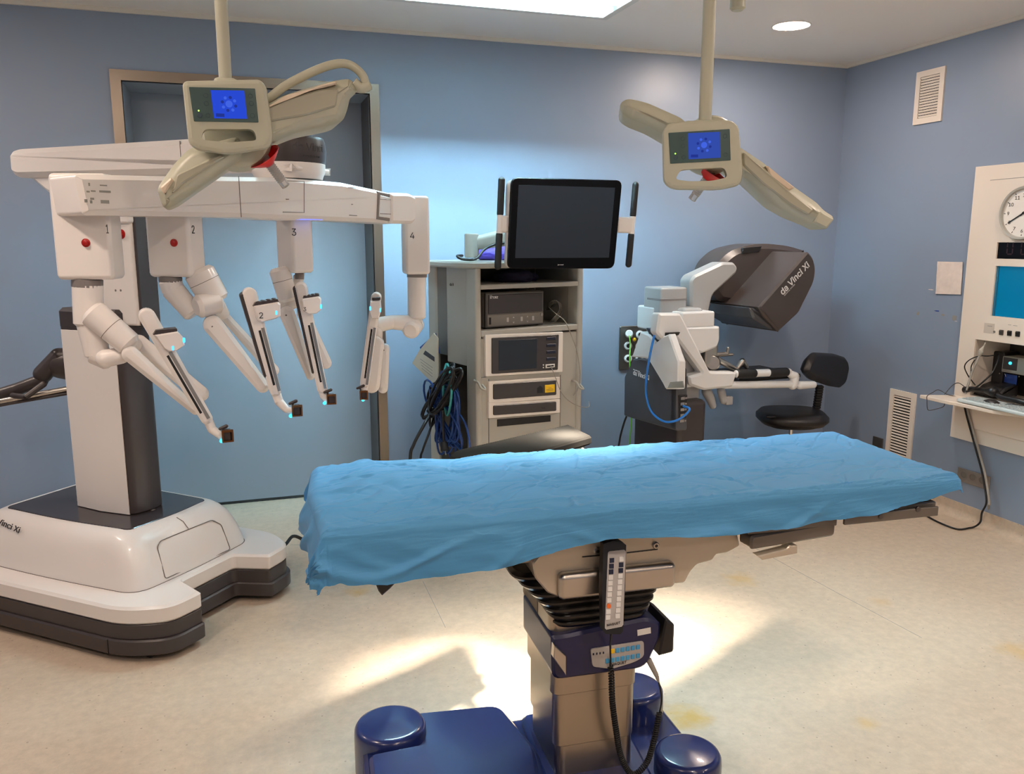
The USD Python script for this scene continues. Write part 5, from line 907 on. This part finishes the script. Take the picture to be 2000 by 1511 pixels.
for k in range(5):
    a = 2*np.pi*k/5+.3; e = np.array([math.cos(a), math.sin(a), 0])*.27
    lg = part(stl, 'leg', W(bones(((0, 0, .10), .026), (tuple(e+np.array([0, 0, .075])), .016))), 'black_plastic', 45); part(lg, 'castor', W(cyl(e+np.array([-.014, 0, .0275]), e+np.array([.014, 0, .0275]), .0275, .006)), 'black_rubber', 40)
bu = su(1590, 800, .10)[0]; kz = lambda x, y, v: (lambda q_: (q_[0], v, q_[1]))(su(x, y, v))
part(stl, 'back_support', W(cat(*[bx(kz(1601-i*.75, 755+i*5, .1)[0]-.022, kz(1601-i*.75, 755+i*5, .1)[0]+.022, .08, .12, kz(1600, 755+i*5, .1)[2]-.010, kz(1600, 755+i*5, .1)[2]+.010, .006) for i in range(9)])), 'black_rubber', 40, 'ribbed black support')
BK = Fr(*ST.p(kz(1610, 720, .1)[0], .1, 0)[:2], 22); bq = lambda x, y, v=0: BK.pl(x, y, v)
bo_ = roundp([bq(1567, 726), bq(1576, 700), bq(1588, 688), bq(1625, 690), bq(1650, 698), bq(1654, 716), bq(1648, 745), bq(1640, 757), bq(1620, 754), bq(1580, 740)], .03, 4)
part(stl, 'backrest', BK.w(prism(bo_, -.03, .035, .024, 'uz')), 'black_leather', 60)
lvp = [kz(1527, 812, -.1), kz(1518, 814, -.14), kz(1497, 814, -.16)]; part(stl, 'lever', W(cat(tube(spline([(0, -.03, .45)] + lvp, 5), .006, 8))), 'black_plastic', True)
kn = kz(1563, 812, -.08); part(stl, 'knob', W(cyl((kn[0], -.08, kn[2]-.045), (kn[0], -.08, kn[2]+.004), .02, .004)), 'black_plastic', 40); part(stl, 'knob_rod', W(cyl((kn[0], -.08, kn[2]), (kn[0], -.08, .45), .006, .001)), 'black_plastic', 40)
# ---------------------------------------------------------------- right wall: vents, control panel, tray, sockets
W = RW.w
wq = lambda pts, v=0: [RW.pl(x, y, v) for x, y in pts]
def vent(label, tl, tr, zb, n, ang, sw_):
    (u0, z1), (u1, _) = RW.pl(*tl), RW.pl(*tr); t = thing('wall_vent', label, 'vent', tuple(RW.p((u0+u1)/2, 0, zb)), -90); f = .034
    part(t, 'frame', W(tm(mb(u0, u1, -.010, .0, zb, z1) - mb(u0+f, u1-f, -.05, .05, zb+f, z1-f))), 'panel_cream', False)
    part(t, 'backing', W(tm(mb(u0+f, u1-f, -.0012, -.0002, zb+f, z1-f))), 'black_plastic', False)
    h = (z1-zb-2*f)/n
    for k in range(n):
        z = zb+f+h*(k+.5); c = ((u0+u1)/2, -.006, z); part(t, 'slat', W(rotm(box(c, (u1-u0-2*f-.004, .0022, h*sw_), .0008), ang, (1, 0, 0), c)), 'panel_cream', False)
vent('small white slatted vent high on the right wall near the ceiling', (1793, 142), (1849, 130), .0+RW.pl(1785, 245)[1], 15, 25, .80)
vent('tall narrow white slatted vent low on the right wall behind the table end', (1741, 758), (1791, 769), .115, 26, -20, .56)

# the control panel
cpn = thing('control_panel', 'cream wall control panel with clock, displays, a blue-lit viewer and a recess holding equipment', 'control panel', tuple(RW.p((pu0+pu1)/2, 0, pz0)), -90)
ua, za = RW.pl(1905, 662, -.022); _, zc_ = RW.pl(1898, 772, -.022); ub = pu1-.10
cav = (ua, ub, zc_, za)
(du0, dz1), (_, dz0_) = RW.pl(1948, 473, -.022), RW.pl(1946, 505, -.022); (fu0, fz1), (_, fz0) = RW.pl(1945, 519, -.022), RW.pl(1938, 617, -.022)
pb_ = (mb(pu0, pu1, -.022, 0, pz0, pz1) + mb(pu0+.06, pu1-.06, -.001, .27, pz0+.06, pz1-.06)) - mb(*cav[:2], -.1, .25, *cav[2:]) - mb(du0, du0+.52, -.1, -.012, dz0_, dz1) - mb(fu0, fu0+.62, -.1, -.006, fz0, fz1)
bodyp = part(cpn, 'housing', W(tm(pb_)), 'panel_cream', False)
part(cpn, 'recess_lining', W(tm(mb(ua+.001, ub-.001, .235, .249, zc_+.001, za-.001))), 'steel_dark', False, 'dark steel back of the recess')
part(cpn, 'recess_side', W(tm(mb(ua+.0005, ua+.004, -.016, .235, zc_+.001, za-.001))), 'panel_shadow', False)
dsp = part(cpn, 'digital_display', W(tm(mb(du0+.001, du0+.519, -.0135, -.0115, dz0_+.001, dz1-.001))), 'screen_bezel', False, 'black digital display')
def seg(u, z, h, on_):   # unlit seven-segment digits, faint dark red
    w = h*.55; t = h*.09; S_ = [(u+t, z+h-t, w-2*t, t), (u+w-t, z+h/2+t/2, t, h/2-1.5*t), (u+w-t, z+t, t, h/2-1.5*t), (u+t, z, w-2*t, t), (u, z+t, t, h/2-1.5*t), (u, z+h/2+t/2, t, h/2-1.5*t), (u+t, z+h/2-t/2, w-2*t, t)]
    return [tm(mb(a, a+b_, -.0145, -.0130, c_, c_+d_)) for i, (a, c_, b_, d_) in enumerate(S_) if i in on_]
pm('digit_red', S(48, 10, 16), .4)
for k in range(5): part(dsp, 'digit', W(cat(*seg(du0+.055+k*.085, dz0_+.022, .072, (0, 1, 2, 3, 4, 5)))), 'digit_red', False)
part(cpn, 'film_viewer', W(tm(mb(fu0+.001, fu0+.619, -.0072, -.0055, fz0+.001, fz1-.001))), 'film_blue', False, 'blue lit viewer window')
part(cpn, 'viewer_edge', W(tm(mb(fu0+.001, fu0+.012, -.014, -.006, fz0+.001, fz1-.001))), 'blue_sheet', False)
for x, y, mt in ((1956, 649, 'steel_dark'), (1972, 650.5, 'black_plastic'), (1988, 652, 'black_plastic')): u, z = RW.pl(x, y, -.022); sw = part(cpn, 'rocker_switch', W(bx(u-.013, u+.013, -.027, -.02, z-.014, z+.014, .002)), mt); part(sw, 'rocker', W(rotm(bx(u-.009, u+.009, -.031, -.026, z-.010, z+.010, .001), 10, (1, 0, 0), (u, -.027, z))), mt)
u, z = RW.pl(1942.5, 647.5, -.022); part(cpn, 'key_lock', W(cyl((u, -.02, z), (u, -.027, z), .006, .001, 14)), 'steel_satin')
u0_, z1_ = RW.pl(1923, 630, -.022); u1_, z0_ = RW.pl(1941, 652, -.022); lb = part(cpn, 'sticker', W(tm(mb(u0_, u1_, -.0226, -.021, z0_, z1_))), 'panel_shadow', False)
for pts in ((1929, 635.5, 1938, 637.5), (1969, 633.5, 1975, 634.5), (1979, 635, 1987, 636.3)): (a0, b0), (a1, b1) = RW.pl(pts[0], pts[1], -.022), RW.pl(pts[2], pts[3], -.022); part(cpn, 'worn_print', W(tm(mb(a0, a1, -.0227, -.021, min(b0, b1)-.0012, max(b0, b1)))), 'cart_grey_dark', False)
for pts in ([(1934, 352), (2010, 345)], [(1893, 833), (2010, 858)]): part(cpn, 'cover_joint', W(tube([(u, -.0222, z) for u, z in wq(pts, -.022)], .0014, 4)), 'cart_grey_dark', False)
(u0_, z1_), (_, z0_) = RW.pl(1896, 800, -.022), RW.pl(1893, 833, -.022); part(cpn, 'lower_cover', W(bx(u0_, pu1-.08, -.036, -.02, pz0+.08, zc_-.03, .006)), 'panel_cream', 40)
# wall clock
ku_, kz_ = RW.pl(2004, 416, -.022); kr = abs(RW.pl(2004, 363, -.022)[1]-kz_)
ck = thing('wall_clock', 'round white wall clock with black numerals cut off by the right edge', 'clock', tuple(RW.p(ku_, -.03, kz_-kr)), -90)
part(ck, 'rim', W(lathe([(kr*.9, .0), (kr, .0), (kr, .022), (kr*.97, .032), (kr*.90, .030), (kr*.88, .014), (kr*.5, .013)], (ku_, -.0222, kz_), (0, -1, 0), 56)), 'cart_grey', 40)
fcx = part(ck, 'face', W(lathe([(kr*.895, .008), (kr*.895, .016), (.001, .016)], (ku_, -.0222, kz_), (0, -1, 0), 56)), 'clock_face', 30)
for k in range(1, 13):
    a = math.pi/2-k*math.pi/6; part(fcx, 'numeral', W(txt(str(k), kr*.13, (ku_+kr*.66*math.cos(a), -.0383, kz_+kr*.66*math.sin(a)), (1, 0, 0), (0, 0, 1), .0012, centre=True)), 'mark_grey', False)
    part(fcx, 'hour_mark', W(rotm(tm(mb(ku_+kr*.78, ku_+kr*.85, -.0393, -.038, kz_-.0015, kz_+.0015)), -math.degrees(a), (0, 1, 0), (ku_, 0, kz_))), 'mark_grey', False)
a = math.pi/2-40*math.pi/30
def hand(L_, w_, a_, v_): return W(rotm(tm(mb(ku_-.02, ku_+L_, -v_-.001, -v_, kz_-w_, kz_+w_)), -math.degrees(a_), (0, 1, 0), (ku_, 0, kz_)))
part(ck, 'minute_hand', hand(kr*.72, .003, a, .0405), 'black_plastic', False); part(ck, 'hour_hand', hand(kr*.48, .004, math.pi/2-1.67*math.pi/6, .0425), 'black_plastic', False)
part(ck, 'hub', W(cyl((ku_, -.038, kz_), (ku_, -.045, kz_), .006, .001, 16)), 'black_plastic')

# fold-down tray and what lies on it
TZ = RW.pl(1869, 772, -.022)[1]+.002
tq = [RW.pz(x, y, TZ) for x, y in ((1868, 771), (1796, 770.5), (1852, 783), (1872, 781.5), (1944, 802), (1999, 804))]
lip = tq[4][1]
outl = [(tq[0][0], -.023), (tq[1][0], tq[1][1]), (tq[2][0], tq[2][1]), (tq[2][0]+.035, tq[2][1]+.012), (tq[4][0]-.02, lip), (tq[4][0]+.06, lip+.05), (tq[4][0]+.45, -.10), (tq[4][0]+.48, -.023)]
tr_ = thing('keyboard_tray', 'cream fold-down tray sticking out below the recess of the control panel', 'tray', tuple(RW.p(tq[0][0]+.2, -.15, TZ-.02)), -90)
part(tr_, 'board', W(prism(roundp(outl, .006), TZ-.020, TZ, .003, 'uv')), 'panel_cream', 30)
tp = lambda x, y, h=0: (lambda q_: (q_[0], q_[1], TZ+h))(RW.pz(x, y, TZ+h))
bs = [RW.pz(x, y, TZ) for x, y in ((1889, 786), (1905, 781), (2003, 798), (1996, 801), (1946, 799))]
solo('blue_sheet', 'thin blue sheet under the mouse at the front of the tray', 'sheet', W(prism([(bs[0][0], bs[0][1]), (bs[1][0], bs[1][1]), (bs[1][0]+.42, bs[1][1]), (bs[0][0]+.42, bs[0][1]+.01)], TZ+.0005, TZ+.002, .0003, 'uv')), 'blue_sheet', False)
kA, kB = RW.pz(1868, 778, TZ+.02), RW.pz(1872, 769, TZ+.02); kbw = .45
kbd = thing('keyboard', 'pale keyboard lying on the fold-down tray', 'keyboard', tuple(RW.p(kA[0]+kbw/2, (kA[1]+kB[1])/2, TZ)), -90)
kv0, kv1 = kA[1], min(kA[1]+.155, -.01)
part(kbd, 'case', W(bx(kA[0], kA[0]+kbw, kv0, kv1, TZ+.003, TZ+.022, .006, 2)), 'keyboard_white', 40)
for r_ in range(5):
    for k in range(18): u = kA[0]+.018+k*.0232; v = kv0+.02+r_*.0235; part(kbd, 'keycap', W(bx(u, u+.019, v, v+.0195, TZ+.021, TZ+.0275, .002)), 'keycap', False)
mx = RW.pz(1936, 793, TZ+.004); ms_ = thing('mouse', 'black computer mouse at the front of the tray', 'computer mouse', tuple(RW.p(mx[0], mx[1], TZ)), -90)
mm = trimesh.creation.icosphere(3); vv = mm.vertices.copy(); vv[:, 2] = np.maximum(vv[:, 2], -.15); mm.vertices = vv*np.array([.058, .032, .034])+np.array([mx[0], mx[1], TZ+.008]); part(ms_, 'body', W(mm), 'black_plastic', True)
part(ms_, 'lead', W(tube(spline([(mx[0]+.055, mx[1], TZ+.012), (mx[0]+.08, mx[1]+.015, TZ+.03), (mx[0]+.13, mx[1]+.03, TZ+.034), (mx[0]+.22, mx[1]+.06, TZ+.032), (mx[0]+.3, -.03, TZ+.01)], 6), .002, 6)), 'black_rubber', True)
ph = RW.pz(1940, 765, TZ+.03); tel = thing('telephone', 'black desk telephone in front of the recess of the wall panel', 'telephone', tuple(RW.p(ph[0], .02, TZ)), -90)
pv = -.005
part(tel, 'base', W(prism(roundp([(pv, TZ+.022), (.16, TZ+.022), (.16, TZ+.10), (.06, TZ+.075)], .01), ph[0]-.05, ph[0]+.13, .008, 'vz')), 'black_plastic', 40)
part(tel, 'handset', W(cat(bones(((ph[0]-.06, pv-.01, TZ+.04), .02), ((ph[0]-.02, pv-.015, TZ+.052), .014), ((ph[0]+.08, pv-.015, TZ+.058), .015), ((ph[0]+.12, pv-.01, TZ+.06), .028)), tube(spline([(ph[0]+.13, pv, TZ+.05), (ph[0]+.18, pv-.01, TZ+.04), (ph[0]+.3, pv-.02, TZ+.04), (ph[0]+.4, pv, TZ+.03)], 6), .016, 10))), 'black_plastic', 45)
# boxes and cards in the recess
c0, c1 = RW.pl(1950, 693, .12), RW.pl(1997, 733, .12)
db = thing('wall_device', 'grey metal box with a glowing blue light inside the panel recess', 'device box', tuple(RW.p((c0[0]+c1[0])/2, .18, c1[1])), -90)
part(db, 'case', W(bx(c0[0], c1[0]+.03, .12, .234, c1[1], c0[1], .004)), 'cart_grey_dark', 30)
d0, d1 = RW.pl(1961, 697, .118), RW.pl(1985, 724, .118); dp = part(db, 'face_plate', W(bx(d0[0], d1[0], .114, .122, d1[1], d0[1], .002)), 'device_dark'); u, z = RW.pl(1973, 709, .112); part(dp, 'light', W(ball_mesh((u, .113, z), .009)), 'led_cyan', True)
for x, y in ((1952, 729), (1990, 735)): u, z = RW.pl(x, y, .118); part(db, 'screw', W(cyl((u, .121, z), (u, .117, z), .004, .001, 10)), 'steel_satin')
c0, c1 = RW.pl(1948, 726, .14), RW.pl(1985, 752, .14)
cdk = thing('blue_card', 'dark blue card with a pale scribble below the lit grey box', 'card', tuple(RW.p((c0[0]+c1[0])/2, .14, c1[1])), -90)
part(cdk, 'card', W(bx(c0[0], c1[0], .138, .142, c1[1], c0[1], .001)), 'booklet_blue', False)
part(cdk, 'scribble', W(tube(spline([(c0[0]+.012+.006*k, .1372, (c0[1]+c1[1])/2+.004+.012*math.sin(k*2.2)+.002*k) for k in range(9)], 5), .0018, 5)), 'mark_white', True)
c0, c1 = RW.pl(1928, 668, .20), RW.pl(1963, 681, .20)
solo('teal_box', 'dark teal box at the top of the panel recess', 'box', W(bx(c0[0], c1[0], .20, .234, c1[1], c0[1], .003)), 'blue_sheet', False)
c0, c1 = RW.pl(1926, 684, .10), RW.pl(1951, 740, .10)
solo('dark_box', 'tall black box standing at the left inside the panel recess', 'box', W(bx(c0[0]-.02, c1[0], .12, .234, zc_+.002, c0[1], .006)), 'black_plastic', 30)
cw = lambda x, y, v: RW.p(*[(a, v, b) for a, b in (RW.pl(x, y, v),)][0])
cn = thing('white_connector', 'white adapter plug hanging on its lead at the left of the recess', 'plug', tuple(cw(1916, 690, -.03)))
part(cn, 'body', cat(cyl(cw(1922, 675, -.03), cw(1916, 685, -.04), .004, .001, 10, .013), cyl(cw(1916, 685, -.04), cw(1913, 694, -.045), .014, .002, 14, .010)), 'cart_grey', 40)
part(cn, 'lead', cat(tube(spline([cw(1924, 666, .02), cw(1924.5, 670, -.02), cw(1922, 675, -.03)], 5), .004, 6), tube(spline([cw(1913, 694, -.045), cw(1908, 706, -.05), cw(1901, 720, -.05), cw(1896, 735, -.05), cw(1890, 755, -.05), cw(1886, 768, -.04)], 6), .006, 8)), 'cart_grey', True)
solo('usb_lead', 'black lead curling out of the recess over the cream panel edge', 'cable', tube(spline([cw(1950, 692, .05), cw(1930, 695, 0), cw(1912, 695, -.03), cw(1893, 703, -.05), cw(1884, 715, -.05), cw(1889, 730, -.05), cw(1897, 742, -.04), cw(1905, 752, -.03)], 8), .0032, 6), 'black_rubber', True)
solo('usb_lead', 'second black lead with a blue end, crossing the recess down to the tray', 'cable', tube(spline([cw(1951, 694, .05), cw(1946, 712, .03), cw(1938, 728, 0), cw(1924, 742, -.03), cw(1908, 755, -.04), cw(1888, 765, -.05)], 8), .0045, 6), 'black_rubber', True)
solo('usb_lead', 'short black lead rising from the tray beside the white adapter', 'cable', tube(spline([cw(1886, 766, -.05), cw(1890, 750, -.05), cw(1896, 733, -.05), cw(1897, 715, -.05), cw(1904, 702, -.04)], 8), .003, 6), 'black_rubber', True)
t0 = lambda x, y, d: RW.p(*[(a, d, b) for a, b in (RW.pl(x, y, d),)][0])
solo('thin_lead', 'thin grey lead looping above and below the tray\'s outer end', 'cable', tube(spline([t0(1886, 758, -.06), t0(1880, 752, -.08), t0(1871, 747.5, -.12), t0(1862, 751, -.16), t0(1853, 760, -.19), t0(1844.5, 770, -.215)], 8), .0022, 6), 'mark_grey', True)
solo('thin_lead', 'thin grey lead drooping in a loop under the tray\'s outer end', 'cable', tube(spline([t0(1868, 774, -.05), t0(1850, 770, -.10), t0(1833, 761, -.16), t0(1822, 766, -.24), t0(1811, 773, -.30), t0(1810.5, 782, -.30), t0(1811, 796, -.29), t0(1815, 801, -.28), t0(1830, 798, -.25), t0(1842, 794, -.22), t0(1845, 788, -.20), t0(1844, 782, -.19)], 8), .0022, 6), 'mark_grey', True)
# wall sockets, paper and scuffs
(u0_, z1_), (_, z0_), (u1_, _) = RW.pl(1873, 911), RW.pl(1871, 937), RW.pl(1936, 929)
ws_ = thing('wall_socket', 'steel plate with three round power sockets on the right wall under the control panel', 'wall socket', tuple(RW.p((u0_+u1_)/2, 0, z0_)), -90)
part(ws_, 'plate', W(bx(u0_, u1_, -.010, 0, z0_, z1_, .003)), 'socket_steel', 30)
for x, y in ((1882, 927), (1900, 932), (1919, 938)): u, z = RW.pl(x, y, -.010); s_ = part(ws_, 'socket', W(lathe([(.024, 0), (.024, .003), (.020, .003), (.019, -.002), (.001, -.002)], (u, -.0095, z), (0, -1, 0), 24)), 'socket_steel', 40); part(s_, 'well', W(lathe([(.0185, -.001), (.0185, .0016), (.001, .0016)], (u, -.0095, z), (0, -1, 0), 24)), 'socket_well', 40)
(u0_, z1_), (u1_, z0_) = RW.pl(1706, 859), RW.pl(1724, 880)
solo('wall_plate', 'small dark steel wall plate left of the tall low vent', 'wall plate', W(bx(u0_, u1_, -.008, 0, z0_, z0_+.08, .002)), 'steel_dark', 30)
pp_ = [RW.pl(*p_, -.004) for p_ in ((1832, 510.5), (1881, 511.5), (1877, 575), (1828, 573.5))]
gu, gz = np.meshgrid(np.linspace(0, 1, 24), np.linspace(0, 1, 30), indexing='ij')
A0, B0, C0, D0 = map(np.array, (pp_[3], pp_[2], pp_[1], pp_[0])); UZ = (A0*(1-gu[..., None])*(1-gz[..., None]) + B0*gu[..., None]*(1-gz[..., None]) + C0*gu[..., None]*gz[..., None] + D0*(1-gu[..., None])*gz[..., None])
vv = -.004-.007*meshkit.fbm(np.stack([gu*3.5, gz*4.5, gu*0], -1), 3, 9); i = np.arange(gu.size).reshape(gu.shape); qd = np.stack([i[:-1, :-1], i[1:, :-1], i[1:, 1:], i[:-1, 1:]], -1).reshape(-1, 4)
Vp = np.stack([UZ[..., 0], vv, UZ[..., 1]], -1).reshape(-1, 3); nP = len(Vp); fs = np.vstack([qd[:, [0, 1, 2]], qd[:, [0, 2, 3]]]); rim = np.r_[i[:, 0], i[-1, 1:], i[-2::-1, -1], i[0, -2:0:-1]]; r2 = np.roll(rim, -1)
pap = trimesh.Trimesh(np.vstack([Vp, Vp+[0, .003, 0]]), np.vstack([fs, fs[:, ::-1]+nP, np.stack([rim, rim+nP, r2], 1), np.stack([r2, rim+nP, r2+nP], 1)]), process=False)
solo('taped_sheet', 'crinkled whitish plastic-covered sheet taped to the right wall beside the control panel', 'sheet', W(pap), 'paper', 40)
for (a, b, c_, d_), mt in (((1824, 605, 1836, 609), 'booklet_blue'), ((1858, 614, 1869, 627), 'cart_grey_dark'), ((1864, 626, 1870, 628), 'paper'), ((1790, 607, 1796, 618), 'cart_grey_dark'), ((1838, 612, 1846, 618), 'cart_grey_dark'), ((1812, 564, 1824, 567), 'paper')):
    (u0_, z1_), (u1_, z0_) = RW.pl(a, b), RW.pl(c_, d_); g = np.random.default_rng(int(a)); k = 14; t = np.linspace(0, 2*np.pi, k, endpoint=False); rr_ = .5*(.55+.45*g.random(k))
    solo('tape_residue', {1824: 'small blue smear of tape residue under the taped sheet', 1858: 'grey scrap of tape residue nearest the control panel', 1864: 'white scrap of tape just above the tray height by the panel', 1790: 'faint grey tape mark furthest left under the taped sheet', 1838: 'faint grey tape mark under the taped sheet', 1812: 'thin white strip of tape left of the taped sheet'}[a], 'tape', W(prism(np.stack([(u0_+u1_)/2+(u1_-u0_)*rr_*np.cos(t), (z0_+z1_)/2+(z1_-z0_)*rr_*np.sin(t)], 1), -.0009, -.0001, 0, 'uz')), mt, False)
# leads hanging from the tray to the floor
fl1 = [t0(1883, 790, -.05), t0(1888, 812, -.045), t0(1897, 845, -.04), t0(1908, 885, -.045), t0(1917, 918, -.05), t0(1922, 945, -.06), t0(1926.5, 980, -.08)]
e1 = fz(1924, 1000, .10); e2, e3, e4, e5, e6 = [np.array([min(c[0], 3.855), c[1], c[2]]) for c in (fz(1914, 1020, .045), fz(1898, 1030, .0055), fz(1870, 1033, .0055), fz(1832, 1019, .0055), fz(1800, 1002, .0055))]; e1[0] = min(e1[0], 3.86)
e7 = fz(1760, 985, .0055)
solo('hanging_lead', 'black lead hanging from the tray and curving over the floor towards the table', 'cable', tube(spline(fl1+[e1, e2, e3, e4, e5, e6, e7], 8, .0054), .0052, 8), 'black_rubber', True)
fl2 = [p_+np.array([-.003, -.022, 0]) for p_ in fl1]
solo('hanging_lead', 'grey lead hanging beside the black one from the tray to the skirting', 'cable', tube(spline(fl2+[t0(1931, 985, -.075)+np.array([0, -.0, 0]), fz(1929, 1005, .03), fz(1921, 1016, .008), fz(1900, 1019, .008)], 8, .0068), .0065, 8), 'grey_cable', True)
solo('robot_cable', 'black cable running over the floor from the robot base towards the table', 'cable', tube(spline([R.p(.22, VC+.47, .10), R.p(.34, VC+.49, .14), fz(572, 1047, .13), fz(592, 1053, .06), fz(612, 1058, .02), fz(645, 1063, .009), fz(700, 1070, .009), fz(800, 1082, .009)], 8, .009), .0085, 8), 'black_rubber', True)
